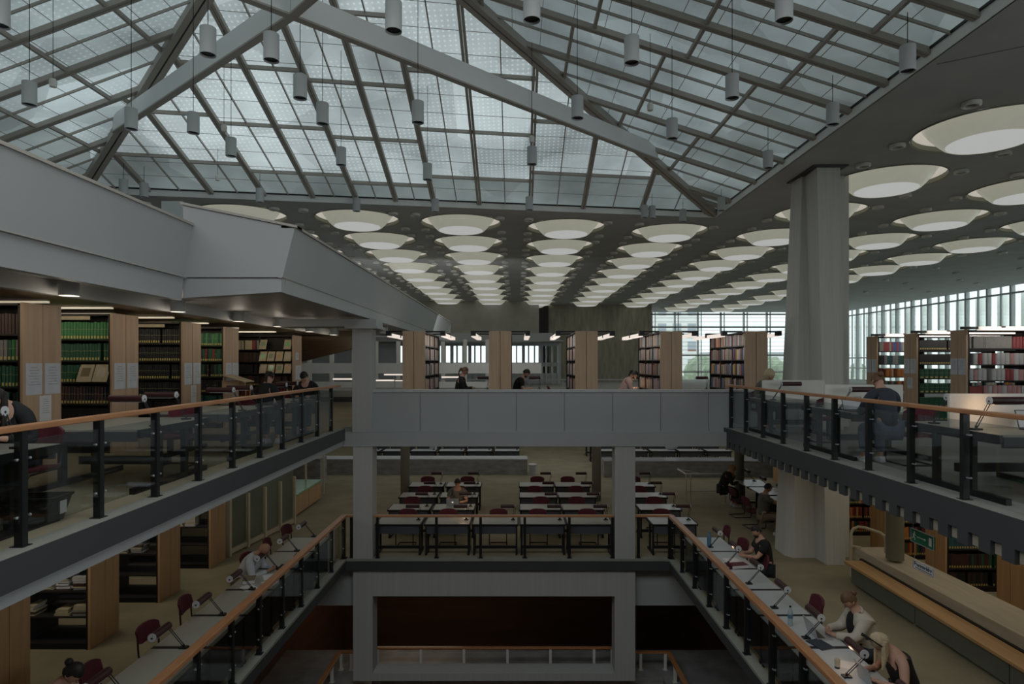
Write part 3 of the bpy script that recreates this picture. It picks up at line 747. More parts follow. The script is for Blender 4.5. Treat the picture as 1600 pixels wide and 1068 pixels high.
def tree(x, Y, h, r, label):
    t = thing('broadleaf_tree', label, 'tree', (x, Y, -.8), group='trees outside the windows')
    m = MB(); m.cyl((0, 0, 0), (0, 0, h * .6), .25, .12, n=8); m.build('trunk', 'hairbrown', t)
    rr = random.Random(int(x * 10)); m = MB()
    for i in range(9):
        a = rr.uniform(0, 6.28); q = rr.uniform(0, .6) * r
        m.ball((q * math.cos(a), q * math.sin(a), h * rr.uniform(.45, .95)), r * rr.uniform(.35, .6), n=9, rows=6)
    o = m.build('crown', 'leaf', t)
    dm = o.modifiers.new('d', 'DISPLACE'); tx = bpy.data.textures.new('n', 'CLOUDS'); tx.noise_scale = .6; dm.texture = tx; dm.strength = 1.0
for i, (px, Y, h, r) in enumerate(((1045, 72, 5.0, 2.6), (1095, 82, 5.6, 3), (1135, 70, 5.0, 2.6), (1180, 84, 5.4, 3), (1215, 71, 5.2, 2.5), (1345, 66, 4.6, 2))):
    tree(PX(px, Y), Y, h, r, 'green tree beyond the far windows, %s from the left' % ordn(i))
# ------------------------------------------------------------------ railings
def railing(label, cat, a, b, zf, posts, hw=.10, hh=.05, glass=True, out=(1, 0), post_mat='black', htop=1.0, name='balcony_railing', pw=.06):
    """straight railing from a to b (x, y); posts = distances from a"""
    a = Vector((a[0], a[1], zf)); b = Vector((b[0], b[1], zf)); d = (b - a).normalized(); L_ = (b - a).length
    t = thing(name, label, cat, tuple(a))
    m = MB(); m.bar(Vector((0, 0, htop - hh / 2)), d * L_ + Vector((0, 0, htop - hh / 2)), hw, hh); m.build('handrail', 'rail', t, bevel=.008)
    o3 = Vector((out[0], out[1], 0)); base = None
    for s in posts:
        if base is None:
            m = MB(); sd = d * (pw / 2) ; n = o3 * .035
            m.box((-abs(d.x) * .03 - abs(o3.x) * .035, -abs(d.y) * .03 - abs(o3.y) * .035, 0), (abs(d.x) * .03 + abs(o3.x) * .035, abs(d.y) * .03 + abs(o3.y) * .035, htop - hh))
            m.box((-.055, -.055, 0), (.055, .055, .012))
            base = m.build('post', post_mat, t); base.location = d * s
            if glass:
                for zc in (.25, .72):
                    m = MB()
                    for q in (-1, 1):
                        c = d * (.07 * q) - o3 * .0 + Vector((0, 0, zc))
                        m.ball(tuple(c + o3 * .02), 0.012, n=8, rows=5); m.cyl(c, d * (.03 * q) + Vector((0, 0, zc)), .008, n=6)
                    m.build('glass_clamp', 'silver', base)
        else:
            p = base.copy(); COL.objects.link(p); p.location = d * s
            for g in kids(base):
                if g.type == 'MESH':
                    c = g.copy(); COL.objects.link(c); c.parent = p
    if glass:
        for s0, s1 in zip(posts[:-1], posts[1:]):
            m = MB(); p0 = d * (s0 + .045); p1 = d * (s1 - .045)
            m.bar(p0 + Vector((0, 0, .50)) + o3 * .02, p1 + Vector((0, 0, .50)) + o3 * .02, .010, .74); m.build('glass_panel', 'glass', t)
    return t
S0 = .95
railing('railing of the upper left balcony with orange wooden handrail and smoked glass', 'railing', (-4.06, -1.5), (-4.06, 14.35), UF, [round(1.5 + 5.14 - .955 * 6 + .955 * k, 3) for k in range(16)], hw=.09)
railing('railing of the upper right balcony with orange wooden handrail and smoked glass', 'railing', (4.93, -1.5), (4.93, 14.55), UF, [round(1.5 + 14.42 - .94 * k, 3) for k in range(16)][::-1], hw=.09)
railing('railing along the left side of the middle floor with thick orange handrail', 'railing', (-4.0, .5), (-4.0, 14.55), 0, [round(14.0 - .95 * k, 3) for k in range(14)][::-1], hw=.13, hh=.06)
railing('railing along the right side of the middle floor with thick orange handrail', 'railing', (3.58, .5), (3.58, 14.55), 0, [round(14.0 - .95 * k, 3) for k in range(14)][::-1], hw=.13, hh=.06)
Yc = 14.54
def xs_(l): return [PX(v, Yc) for v in l]
pp = xs_([590, 682, 751, 820, 889.6, 957])
railing('short orange-topped railing between the two bridge columns, in front of the desks', 'railing', (-3.31, Yc), (2.26, Yc), 0, [x + 3.31 for x in pp], hw=.08, glass=False, out=(0, 1))
railing('stub of orange-topped railing left of the left bridge column', 'railing', (-4.05, Yc + .02), (-3.78, Yc + .02), 0, [.05, .22], hw=.09, glass=False, out=(0, 1))
railing('short orange-topped railing right of the right bridge column', 'railing', (2.75, Yc + .02), (3.62, Yc + .02), 0, [.08, .80], hw=.09, glass=False, out=(0, 1))
# lower landing railings with pale posts
Yl = 15.35; zf = PZ(1046, Yl)
pp = [PX(v, Yl) for v in (590, 658, 725, 793, 860, 928, 956)]
railing('low stair railing with pale posts seen through the concrete frame', 'railing', (PX(560, Yl), Yl), (PX(990, Yl), Yl), zf, [x - PX(560, Yl) for x in pp], hw=.09, hh=.045, glass=False, out=(0, 1), post_mat='white', htop=PZ(1010, Yl) - zf, name='stair_railing')
hb = PZ(1017, Yl) - zf
railing('low stair railing with pale posts right of the concrete frame', 'railing', (PX(985, Yl), Yl), (PX(1045, Yl), Yl), zf, [.25, .85], hw=.09, hh=.045, glass=False, out=(0, 1), post_mat='white', htop=hb, name='stair_railing')
railing('orange stair handrail descending toward the viewer at the lower right', 'railing', (PX(1045, Yl), Yl), (PX(1045, Yl), 8.5), zf, [.6, 1.6, 2.6, 3.6, 4.6, 5.6], hw=.11, hh=.05, glass=False, out=(1, 0), post_mat='white', htop=hb, name='stair_railing')
railing('low stair railing with pale posts left of the concrete frame', 'railing', (PX(530, Yl), Yl), (PX(575, Yl), Yl), zf, [.05, .3], hw=.09, hh=.045, glass=False, out=(0, 1), post_mat='white', htop=hb, name='stair_railing')
railing('orange stair handrail descending toward the viewer at the lower left', 'railing', (PX(530, Yl), Yl), (PX(530, Yl), 8.5), zf, [.6, 1.6, 2.6, 3.6, 4.6, 5.6], hw=.11, hh=.05, glass=False, out=(1, 0), post_mat='white', htop=hb, name='stair_railing')

# ------------------------------------------------------------------ desk, chair, lamp prototypes
def make_desk(w_, d_, top='desk', apron=True, name='reading_desk', panel=False):
    """user side at -y; stands on z=0 at the middle of its footprint"""
    t = thing(name, 'x', 'desk')
    m = MB(); m.box((-w_ / 2, -d_ / 2, .712), (w_ / 2, d_ / 2, .742)); m.build('tabletop', top, t, bevel=.004)
    m = MB()
    for s in (-1, 1): m.box((s * w_ / 2 - .014, -d_ / 2 - .004, .69), (s * w_ / 2 + .016, d_ / 2, .745))
    m.box((-w_ / 2, d_ / 2 - .004, .705), (w_ / 2, d_ / 2 + .012, .738)); m.build('edging', 'blackwood', t)
    if apron:
        m = MB(); m.box((-w_ / 2 + .05, d_ / 2 - .05, .50), (w_ / 2 - .05, d_ / 2 - .03, .70)); m.build('modesty_panel', 'apron', t)
    if panel:
        m = MB(); m.box((-w_ / 2 + .02, d_ / 2 - .05, .1), (w_ / 2 - .02, d_ / 2 - .03, .70)); m.build('back_panel', 'plasticblk', t)
    for s in (-1, 1):
        m = MB(); x = s * (w_ / 2 - .035)
        m.box((x - .025, -d_ / 2 + .03, 0), (x + .025, d_ / 2 - .02, .05)); m.box((x - .02, d_ / 2 - .09, .05), (x + .02, d_ / 2 - .04, .71)); m.box((x - .02, -d_ / 2 + .05, .66), (x + .02, d_ / 2 - .05, .71))
        m.box((x - .02, -.12, .05), (x + .02, -.06, .68))
        m.build('leg_frame', 'black', t)
    m = MB(); m.box((-w_ / 2 + .04, d_ / 2 - .085, .15), (w_ / 2 - .04, d_ / 2 - .045, .22)); m.build('stretcher', 'black', t)
    return t
def make_chair(col='burgundy'):
    t = thing('reading_chair', 'x', 'chair')
    m = MB(); n = 8
    for i in range(n):
        x0 = -.22 + .44 * i / n; x1 = x0 + .44 / n; c = lambda x: .02 * (1 - (x / .22) ** 2)
        m.hexa([(x0, -.2, .43 - c(x0)), (x1, -.2, .43 - c(x1)), (x1, .22, .43 - c(x1)), (x0, .22, .43 - c(x0))], [(x0, -.2, .47 - c(x0)), (x1, -.2, .47 - c(x1)), (x1, .22, .47 - c(x1)), (x0, .22, .47 - c(x0))])
    m.build('seat', col, t, bevel=.01)
    m = MB()
    for i in range(n):
        a0 = -1 + 2 * i / n; a1 = a0 + 2 / n
        f = lambda a: (-.22 - .045 * (1 - a * a)); g_ = lambda a: .85 - .05 * a ** 4; lo = lambda a: .61 + .04 * a ** 4
        m.hexa([(a0 * .225, f(a0) + .03, lo(a0)), (a1 * .225, f(a1) + .03, lo(a1)), (a1 * .225, f(a1), lo(a1)), (a0 * .225, f(a0), lo(a0))],
               [(a0 * .225, f(a0) - .01, g_(a0)), (a1 * .225, f(a1) - .01, g_(a1)), (a1 * .225, f(a1) - .045, g_(a1)), (a0 * .225, f(a0) - .045, g_(a0))])
    m.build('backrest', col, t, smooth=True)
    m = MB()
    for s in (-1, 1):
        x = s * .21
        m.tube([(x, -.24, .76), (x, -.22, .47), (x, -.19, .42), (x, .2, .41), (x, .235, .38), (x, .235, .05), (x, .21, .014), (x, -.24, .014)], .0125, n=7)
    m.tube([(-.21, -.24, .014), (.21, -.24, .014)], .0125, n=7); m.build('cantilever_frame', 'black', t)
    return t
def make_lamp(topv, hood_dir, hood_at='start', cap='start', hl=.36, r=.05):
    """base at origin; rods go up to topv; the hood runs hl along hood_dir from topv"""
    t = thing('desk_lamp', 'x', 'lamp')
    m = MB(); m.box((-.05, -.04, 0), (.05, .04, .02)); m.cyl((0, 0, .02), (0, 0, .05), .014, n=8); m.build('base', 'black', t)
    tv = Vector(topv); hd = Vector(hood_dir).normalized(); sd = hd * .018 if abs(hd.dot(Vector((tv.x, tv.y, 0)).normalized())) < .9 or Vector((tv.x, tv.y, 0)).length < .05 else Vector((-hd.y, hd.x, 0)) * .018
    for s in (-1, 1):
        m = MB(); m.cyl(Vector((0, 0, .03)) + sd * s, tv + sd * s - Vector((0, 0, r * .6)), .006, n=6); m.build('arm', 'black', t)
    a = tv; b = tv + hd * hl
    m = MB(); m.cyl(a, b, r, n=18); m.build('shade', 'lampred', t, smooth=True)
    if cap == 'end': a, b, hd = b, a, -hd
    m = MB(); m.cyl(a - hd * .006, a + hd * .004, r * 1.06, n=18); c = m.build('end_cap', 'cap', t); c['label'] = 'white round end cap'
    m = MB(); m.cyl(a - hd * .0075 + Vector((0, 0, -.008)), a - hd * .005 + Vector((0, 0, -.008)), r * .3, n=10); m.build('switch', 'ink', c)
    m = MB(); m.bar(a + hd * .05 - Vector((0, 0, r + .001)), b - hd * .05 - Vector((0, 0, r + .001)), r * .9, .004); m.build('tube', 'cap', t)
    return t
used = {}
def place(key, proto, loc, rz, label, group):
    if key not in used:
        used[key] = 1; proto.location = loc; proto.rotation_euler = (0, 0, rz); proto['label'] = label; proto['group'] = group; return proto
    return dup(proto, loc, rz, label, group)
deskP = make_desk(1.02, .78, 'deskb', panel=True)
deskL = make_desk(1.02, .78, 'desk', panel=True)
deskC = make_desk(1.07, .65, 'desk')
deskF = make_desk(1.07, .65, 'deskb')
chairP = make_chair()
lampR = make_lamp((.17, -.08, .31), (0, 1, 0), hl=.38)
lampL = make_lamp((-.20, 0, .30), (0, -1, 0), hl=.38, cap='end')
lampC = make_lamp((.04, 0, .33), (-1, 0, 0), hl=.34, r=.042)
EDGE = [7.28, 8.34, 9.40, 10.46, 11.52, 12.58, 13.64]
tl = ['first', 'second', 'third', 'fourth', 'fifth', 'sixth', 'seventh', 'eighth']
# right row: users on +x side, facing -x  (local +y -> world -x)
for i, y in enumerate([5.16, 6.22] + EDGE[:6]):
    lab = 'blue-grey topped desk of the right railing row, %s from the camera' % tl[i]
    place('dR', deskP, (4.03, y + .53, 0), PI / 2, lab, 'desks along the right railing')
    if i: place('lR', lampR, (3.98, y + .28, .742), 0, 'burgundy desk lamp with white cap, right railing row, %s from the camera' % tl[i - 1], 'lamps of the right railing row')
for i, y in enumerate([5.7] + EDGE[1:]):
    if i in (3,): continue
    place('ch', chairP, (4.50 if i != 1 else 4.62, y + (.5 if i else 0), 0), PI / 2 + (.1 if i % 2 else -.08), 'burgundy chair of the right railing row, %s from the camera' % tl[i], 'burgundy chairs along the right railing')
# left row: users on -x side, facing +x
for i, y in enumerate([5.16, 6.22] + EDGE):
    if i == 8: continue
    place('dL', deskL, (-4.45, y + .53, 0), -PI / 2, 'olive-grey topped desk of the left railing row, %s from the camera' % tl[min(i, 7)], 'desks along the left railing')
for i, y in enumerate([6.0, 7.1] + [8.33, 9.42, 10.48, 11.55, 12.62, 13.68]):
    place('lL', lampL, (-4.42, y, .742), 0, 'burgundy desk lamp on twin rods, left railing row, %s from the camera' % tl[i], 'lamps of the left railing row')
for i, y in enumerate([5.75, 7.7, 8.85, 9.9, 12.1, 13.15, 14.2]):
    place('ch', chairP, (-4.98, y, 0), -PI / 2 + (.12 if i % 2 else -.1), 'burgundy chair of the left railing row, %s from the camera' % tl[i], 'burgundy chairs along the left railing')
# centre block: users behind the desks facing the camera (local +y -> world -y)
cols = [(-2.78, 'far left'), (-1.63, 'second'), (-.50, 'middle'), (.62, 'fourth'), (1.73, 'fifth'), (3.72, 'rightmost')]
rowsY = [14.72, 16.15, 17.65, 19.2]
for c, (x, cn) in enumerate(cols):
    for r, y in enumerate(rowsY):
        if c == 2 and r: continue
        lab = 'reading desk in the %s column of the centre block, %s row from the railing' % (cn, tl[r])
        blue = c == 5
        place('dF' if blue else 'dC', deskF if blue else deskC, (x, y + .33, 0), PI, lab, 'reading desks behind the centre railing')
        place('lC', lampC, (x + .42, y + .38, .742), 0, 'slim desk lamp, %s column of the centre block, %s row' % (cn, tl[r]), 'lamps on the centre desks')
        if not (c == 1 and r == 1): place('ch', chairP, (x + (-.08 if (r + c) % 2 else .05), y + .80, 0), PI, 'burgundy chair, %s column of the centre block, %s row' % (cn, tl[r]), 'burgundy chairs of the centre block')
# distant desks behind the marble walls
k = 0
for r, y in enumerate((27.2, 28.9, 30.6)):
    for x in (-6.4, -5.2, -4.0, -2.8, -1.6, -.4, 3.9, 5.1, 6.3, 7.5, 8.7):
        zz = .12
        place('dF', deskF, (x, y, 0), PI, 'distant grey desk behind the %s marble wall, %s row, at %s' % ('left' if x < 1 else 'right', tl[r], 'place ' + tl[k % 6]), 'distant desks behind the marble walls'); k += 1
        if r < 2: place('lC', lampC, (x + .42, y, .742), 0, 'distant desk lamp behind the marble walls, %s row' % tl[r], 'distant desk lamps')
# ------------------------------------------------------------------ upper floor double desks
def make_double(L_, s, part):
    """runs along x from the railing side; s = +1 to the right, -1 to the left"""
    t = thing('double_desk', 'x', 'desk')
    m = MB(); m.box((0, -.80, .712), (s * L_, .80, .742)); m.build('tabletop', 'desk', t, bevel=.004)
    m = MB(); m.box((-.015 * s, -.81, .66), (.02 * s, .81, .738)); m.build('edging', 'plasticblk', t)
    m = MB()
    for y in (-.80, .76): m.box((.04 * s, y, .60), (s * (L_ - .04), y + .04, .71))
    m.build('apron', 'apron', t)
    if part:
        m = MB(); m.box((0, -.02, .742), (s * L_, .02, 1.14)); m.build('partition', 'white', t, bevel=.003)
    for x in (.06, L_ - .06):
        m = MB(); m.box((s * x - .03, -.84, 0), (s * x + .03, .84, .07))
        for y in (-.35, .25): m.box((s * x - .03, y, .07), (s * x + .03, y + .09, .71))
        m.box((s * x - .025, -.7, .63), (s * x + .025, .7, .69))
        m.build('leg_frame', 'black', t)
    m = MB(); m.box((s * .08, -.05, .22), (s * (L_ - .08), .02, .32)); m.build('stretcher', 'black', t)
    return t
ddR = make_double(1.3, 1, True); ddL = make_double(1.3, -1, False)
lampU = make_lamp((.19, .05, .33), (1, 0, 0), hl=.40, r=.045); lampV = make_lamp((-.16, .05, .33), (-1, 0, 0), hl=.42, r=.042)
for i, y in enumerate((4.5, 7.45, 10.45, 13.1)):
    lab = 'double desk with white partition by the upper right railing, %s from the camera' % tl[i]
    place('ddR', ddR, (5.13, y, UF), 0, lab, 'double desks of the upper right balcony')
    for j, dy in enumerate((-.30, .42)):
        place('lU', lampU, (5.24, y + dy, UF + .742), 0, 'dark lamp on the %s side of upper right double desk, %s desk from the camera' % (('near', 'far')[j], tl[i]), 'lamps of the upper right desks')
for i, (y, sd) in enumerate(((7.45, -1.1), (10.45, -1.1), (13.1, -1.1), (10.45, 1.1), (13.1, 1.1))):
    if i >= 3: continue
    place('ch', chairP, (5.85, y + sd, UF), 0 if sd < 0 else PI, 'burgundy chair at an upper right double desk, %s counted from the camera' % tl[i], 'burgundy chairs of the upper right balcony')
for i, y in enumerate((5.15, 8.0, 10.4, 12.7)):
    place('ddL', ddL, (-4.33, y, UF), 0, 'double desk by the upper left railing, %s from the camera' % tl[i], 'double desks of the upper left balcony')
    for j, dy in enumerate((-.45, .45)):
        if i == 0 and not j: continue
        place('lV', lampV, (-4.35 - (.1 if j else .0), y + dy, UF + .742), 0, 'dark lamp with white cap, %s side of upper left desk, %s desk from camera' % (('near', 'far')[j], tl[i]), 'lamps of the upper left desks')
for i, (y, sd) in enumerate(((5.15, 1.15), (8.0, 1.1), (12.7, -1.1), (12.7, 1.1))):
    place('ch', chairP, (-4.95, y + sd, UF), 0 if sd < 0 else PI, 'burgundy chair at an upper left double desk, %s counted from the camera' % tl[i], 'burgundy chairs of the upper left balcony')
# far right workstations on the middle floor (users face +x)
wsD = make_desk(1.15, .8, 'deskb', panel=False, name='workstation_desk')
lampW = make_lamp((-.3, 0, .36), (0, -1, 0), hl=.40, r=.045)
for i, y in enumerate((16.0, 17.25, 18.5, 19.75)):
    place('ws', wsD, (7.45, y, 0), -PI / 2, 'workstation desk near the big pillar, %s from the pillar' % tl[i], 'workstation desks near the big pillar')
    place('lW', lampW, (7.6, y + .3, .742), 0, 'dark desk lamp on a workstation near the big pillar, %s from it' % tl[i], 'lamps on the workstations near the pillar')
for i, (x, y) in enumerate(((6.55, 17.3), (6.6, 18.5))):
    place('ch', chairP, (x, y, 0), -PI / 2 + .1, 'burgundy chair between the two people at the workstations, %s from the pillar' % tl[i], 'empty chairs at the workstations')
# ------------------------------------------------------------------ bookcases and books
def book_mat():
    m, nt, b = _nodes('book_cloth'); L = nt.links.new
    oi = nt.nodes.new('ShaderNodeObjectInfo'); tc = nt.nodes.new('ShaderNodeTexCoord'); sp = nt.nodes.new('ShaderNodeSeparateXYZ')
    L(tc.outputs['Generated'], sp.inputs[0])
    def band(lo, hi):
        a = nt.nodes.new('ShaderNodeMath'); a.operation = 'GREATER_THAN'; a.inputs[1].default_value = lo; L(sp.outputs[2], a.inputs[0])
        c = nt.nodes.new('ShaderNodeMath'); c.operation = 'LESS_THAN'; c.inputs[1].default_value = hi; L(sp.outputs[2], c.inputs[0])
        d = nt.nodes.new('ShaderNodeMath'); d.operation = 'MULTIPLY'; L(a.outputs[0], d.inputs[0]); L(c.outputs[0], d.inputs[1]); return d
    lab = band(.04, .19); gold = band(.56, .60)
    xa = nt.nodes.new('ShaderNodeMath'); xa.operation = 'SUBTRACT'; xa.inputs[1].default_value = .5; L(sp.outputs[0], xa.inputs[0])
    xb = nt.nodes.new('ShaderNodeMath'); xb.operation = 'ABSOLUTE'; L(xa.outputs[0], xb.inputs[0])
    xc = nt.nodes.new('ShaderNodeMath'); xc.operation = 'LESS_THAN'; xc.inputs[1].default_value = .3; L(xb.outputs[0], xc.inputs[0])
    lab2 = nt.nodes.new('ShaderNodeMath'); lab2.operation = 'MULTIPLY'; L(lab.outputs[0], lab2.inputs[0]); L(xc.outputs[0], lab2.inputs[1]); lab = lab2
    la = nt.nodes.new('ShaderNodeMath'); la.operation = 'MULTIPLY'; L(lab.outputs[0], la.inputs[0]); L(oi.outputs['Alpha'], la.inputs[1])
    nz = nt.nodes.new('ShaderNodeTexNoise'); nz.inputs['Scale'].default_value = 25
    L(tc.outputs['Object'], nz.inputs['Vector'])
    m0 = nt.nodes.new('ShaderNodeMix'); m0.data_type = 'RGBA'; m0.blend_type = 'MULTIPLY'; m0.inputs[0].default_value = .35
    L(oi.outputs['Color'], m0.inputs[6]); L(nz.outputs['Fac'], m0.inputs[7])
    m1 = nt.nodes.new('ShaderNodeMix'); m1.data_type = 'RGBA'; L(la.outputs[0], m1.inputs[0]); L(m0.outputs[2], m1.inputs[6]); m1.inputs[7].default_value = (.5, .38, .10, 1)
    g2 = nt.nodes.new('ShaderNodeMath'); g2.operation = 'MULTIPLY'; g2.inputs[1].default_value = .35; L(gold.outputs[0], g2.inputs[0])
    g3 = nt.nodes.new('ShaderNodeMath'); g3.operation = 'MULTIPLY'; L(g2.outputs[0], g3.inputs[0]); L(oi.outputs['Alpha'], g3.inputs[1])
    m2 = nt.nodes.new('ShaderNodeMix'); m2.data_type = 'RGBA'; L(g3.outputs[0], m2.inputs[0]); L(m1.outputs[2], m2.inputs[6]); m2.inputs[7].default_value = (.35, .30, .12, 1)
    L(m2.outputs[2], b.inputs['Base Color']); b.inputs['Roughness'].default_value = .6
    return m
M['book'] = book_mat()
def vcol_mat():
    m, nt, b = _nodes('shelved_book_colours'); a = nt.nodes.new('ShaderNodeVertexColor'); a.layer_name = 'Col'
    nz = nt.nodes.new('ShaderNodeTexNoise'); nz.inputs['Scale'].default_value = 20; tc = nt.nodes.new('ShaderNodeTexCoord'); nt.links.new(tc.outputs['Object'], nz.inputs['Vector'])
    m0 = nt.nodes.new('ShaderNodeMix'); m0.data_type = 'RGBA'; m0.blend_type = 'MULTIPLY'; m0.inputs[0].default_value = .3
    nt.links.new(a.outputs['Color'], m0.inputs[6]); nt.links.new(nz.outputs['Fac'], m0.inputs[7]); nt.links.new(m0.outputs[2], b.inputs['Base Color'])
    b.inputs['Roughness'].default_value = .6; return m
M['vcol'] = vcol_mat()
# shared book mesh: rounded spine at -y, covers and an inset page block, unit size
bk = MB()
prof = [(-.5, 1), (-.5, .08), (-.3, .015), (0, 0), (.3, .015), (.5, .08), (.5, 1)]
bk.prism([(x, y) for x, y in prof] + [(.38, 1), (.38, .12), (-.38, .12), (-.38, 1)], 0, 1)
nb = len(bk.f); bk.box((-.38, .12, .03), (.38, .96, .96))
bo = bk.build('book', 'book', recentre=False); bmesh_book = bo.data; bmesh_book.materials.append(M['paper'])
for p in bmesh_book.polygons[nb:]: p.material_index = 1
bpy.data.objects.remove(bo)
GRN = (.03, .19, .05); DGRN = (.012, .075, .036); BLK = (.008, .008, .009); BRN = (.045, .018, .012); RED = (.22, .018, .02); TEAL = (.015, .07, .075); ORG = (.50, .16, .03); WHT = (.42, .42, .43)
GRY = (.20, .19, .18); CRM = (.42, .36, .22); BLU = (.03, .06, .20); YEL = (.45, .30, .05); PNK = (.42, .20, .20); NVY = (.02, .04, .075)
CN = {GRN: 'bright green', DGRN: 'dark green', BLK: 'black', BRN: 'dark brown', RED: 'red', TEAL: 'teal', ORG: 'orange', WHT: 'white', GRY: 'grey', CRM: 'cream', BLU: 'blue', YEL: 'yellow', PNK: 'pink', NVY: 'navy'}
MIX = [RED, WHT, GRY, CRM, BLU, YEL, ORG, DGRN, TEAL, BLK, WHT, GRY, PNK, NVY, RED]
BOOKS = []; CNT = {}; STK = {}   # (corner, u, v, thickness, depth, height, colour, label flag, text)
def fill(P, u, v, z, u0, u1, pal, th, hgt, lab, text, gapf=.02, dep=.2, vary=.06):
    x = u0; n = 0
    while x < u1 - .03:
        c = R.choice(pal) if len(pal) > 1 else pal[0]
        t_ = th * R.uniform(1 - vary * 2, 1 + vary * 2); h_ = hgt * R.uniform(1 - vary, 1)
        if R.random() < gapf: x += t_; continue
        if x + t_ > u1: break
        BOOKS.append((P + u * (x + t_ / 2) + Vector((0, 0, z)), u, v, t_ * .94, dep, h_, c, lab, text, 'upright', CNT.get(text, 0))); CNT[text] = CNT.get(text, 0) + 1; x += t_; n += 1
def stack(P, u, v, z, uc, n, text, wd=.22):
    zz = z; STK[text] = STK.get(text, -1) + 1; sn = STK[text]
    for k in range(n):
        t_ = R.uniform(.012, .05); w_ = wd * R.uniform(.8, 1.1)
        c = R.choice([CRM, WHT, GRY, WHT, BRN, GRY, WHT, CRM, CRM])
        BOOKS.append((P + u * (uc + R.uniform(-.015, .015)) + Vector((0, 0, zz)), u, v, w_, .26, t_, c, 0, text, 'flat', (k, sn))); zz += t_ + .001
def case(name, label, P, u, v, L_, dep, ht, levels, panel_mat='wood', group='bookcases', z0=0, div=1.0, back=False, kick=.08, toplip=True, papers=False, panel_h=None):
    """P: corner on the visible face at the end panel (floor level)"""
    P = Vector(P); u = Vector(u); v = Vector(v)
    t = thing('bookcase', label, 'bookcase', tuple(P), group=group)
    def bx(m, a0, a1, b0, b1, c0, c1):
        p = u * a0 + v * b0; q = u * a1 + v * b1; m.box((p.x, p.y, c0), (q.x, q.y, c1))
    for a, b in ((0, dep / 2 - .006), (dep / 2 + .006, dep)):
        m = MB(); bx(m, -.04, 0, a, b, 0, panel_h or ht); m.build('end_panel', panel_mat, t, bevel=.003)
    m = MB(); bx(m, 0, .03, 0, dep, 0, ht - .01); bx(m, L_ - .03, L_, 0, dep, 0, ht - .01)
    x = div
    while x < L_ - .2: bx(m, x - .015, x + .015, 0, dep, kick, ht - .03); x += div
    m.build('upright', 'blackwood', t)
    m = MB(); bx(m, 0, L_, .02, dep - .02, 0, kick); m.build('plinth', 'black', t)
    for z in levels:
        m = MB(); bx(m, .0, L_, .01, dep - .01, z - .025, z); m.build('shelf', 'blackwood', t)
    if toplip:
        m = MB(); bx(m, 0, L_, .0, dep, ht - .04, ht - .01); m.build('top', 'blackwood', t)
    if back:
        m = MB(); bx(m, 0, L_, dep / 2 - .01, dep / 2 + .01, kick, ht - .04); m.build('back_panel', 'blackwood', t)
    return t
XU, XV = Vector((1, 0, 0)), Vector((0, 1, 0))
# upper left bookcases, end panels toward the void
LX = -6.76
lv = [.30, .62, .96, 1.30, 1.65, 2.0]
lv = [.10, .46, .82, 1.18, 1.54, 1.90]
Ys = [6.6, 8.54, 10.43, 12.64, 14.45, 18.9]
names = ['nearest upper left bookcase, cut by the picture edge', 'upper left bookcase with dark brown and green volumes', 'upper left bookcase with rows of bright green volumes', 'upper left bookcase filled with black volumes with yellow labels',
         'narrow visible upper left bookcase with mixed green and red volumes', 'far upper left bookcase with magazines on display shelves']
pals = [[[BRN]] * 6, [[DGRN, BLK], [DGRN], [BLK, DGRN], [DGRN], [DGRN, GRY, GRN], [BRN]], [[BLK], [BLK], [BLK, BRN], [DGRN], [DGRN], [GRN]], [[BLK]] * 6,
        [[BLK, GRY], [TEAL, DGRN], [BLK], [BLK, DGRN], [RED, DGRN, BLK], [GRN, DGRN]], [[BLK, NVY], [BRN, CRM, RED, BLK], [BLK, BRN], [BLK], [BRN, BLK], [RED, CRM, BLK, CRM, RED, GRY]]]
cases_up = []
for i, (Y, nm) in enumerate(zip(Ys, names)):
    c = case('bookcase', nm + ', with beech end panels', (LX, Y, UF), -XU, XV, 3.0, .72, 2.33, lv, group=None, back=True, div=.98)
    c.pop('group', None) if 'group' in c else None
    for k, z in enumerate(lv):
        L1 = 1.9 if i == 5 else 1.25
        tx = '%s shelf of the %s' % (['bottom', 'fifth', 'fourth', 'third', 'second', 'top'][k], ['nearest upper left case', 'second upper left case', 'green-volume case', 'black-volume case', 'narrow upper left case', 'far upper left case'][i])
        u0 = .04
        if i == 2 and k == 3: fill(Vector((LX, Y + .03, UF)), -XU, XV, z, .50, L1, [DGRN], .05, .29, 1, tx); continue
        if i == 5 and k in (3, 4, 5): fill(Vector((LX, Y + .03, UF)), -XU, XV, z, 1.02, 1.9, pals[i][k], .05, .28, 0, tx, gapf=.1); continue
        fill(Vector((LX, Y + .03, UF)), -XU, XV, z, u0, L1, pals[i][k], .05 if i < 3 else .045, .29, 0 if (i, k) in ((1, 5), (2, 0), (2, 1), (5, 3)) else 1, tx, gapf=.03 if i in (2, 3) else .06)
    cases_up.append(c)
    # pale name strip under the top
    if i in (1, 2, 3):
        m = MB(); x0 = LX - .95; m.box((x0, Y - .004, UF + 2.22), (x0 + .62, Y - .001, UF + 2.28)); st = m.build('shelf_sign', 'pubs'); tag(st, 'narrow cream sign strip on top edge of the ' + ['', 'brown-volume', 'green-volume', 'black-volume'][i] + ' bookcase', 'sign')
        for q in range(12):
            m = MB()
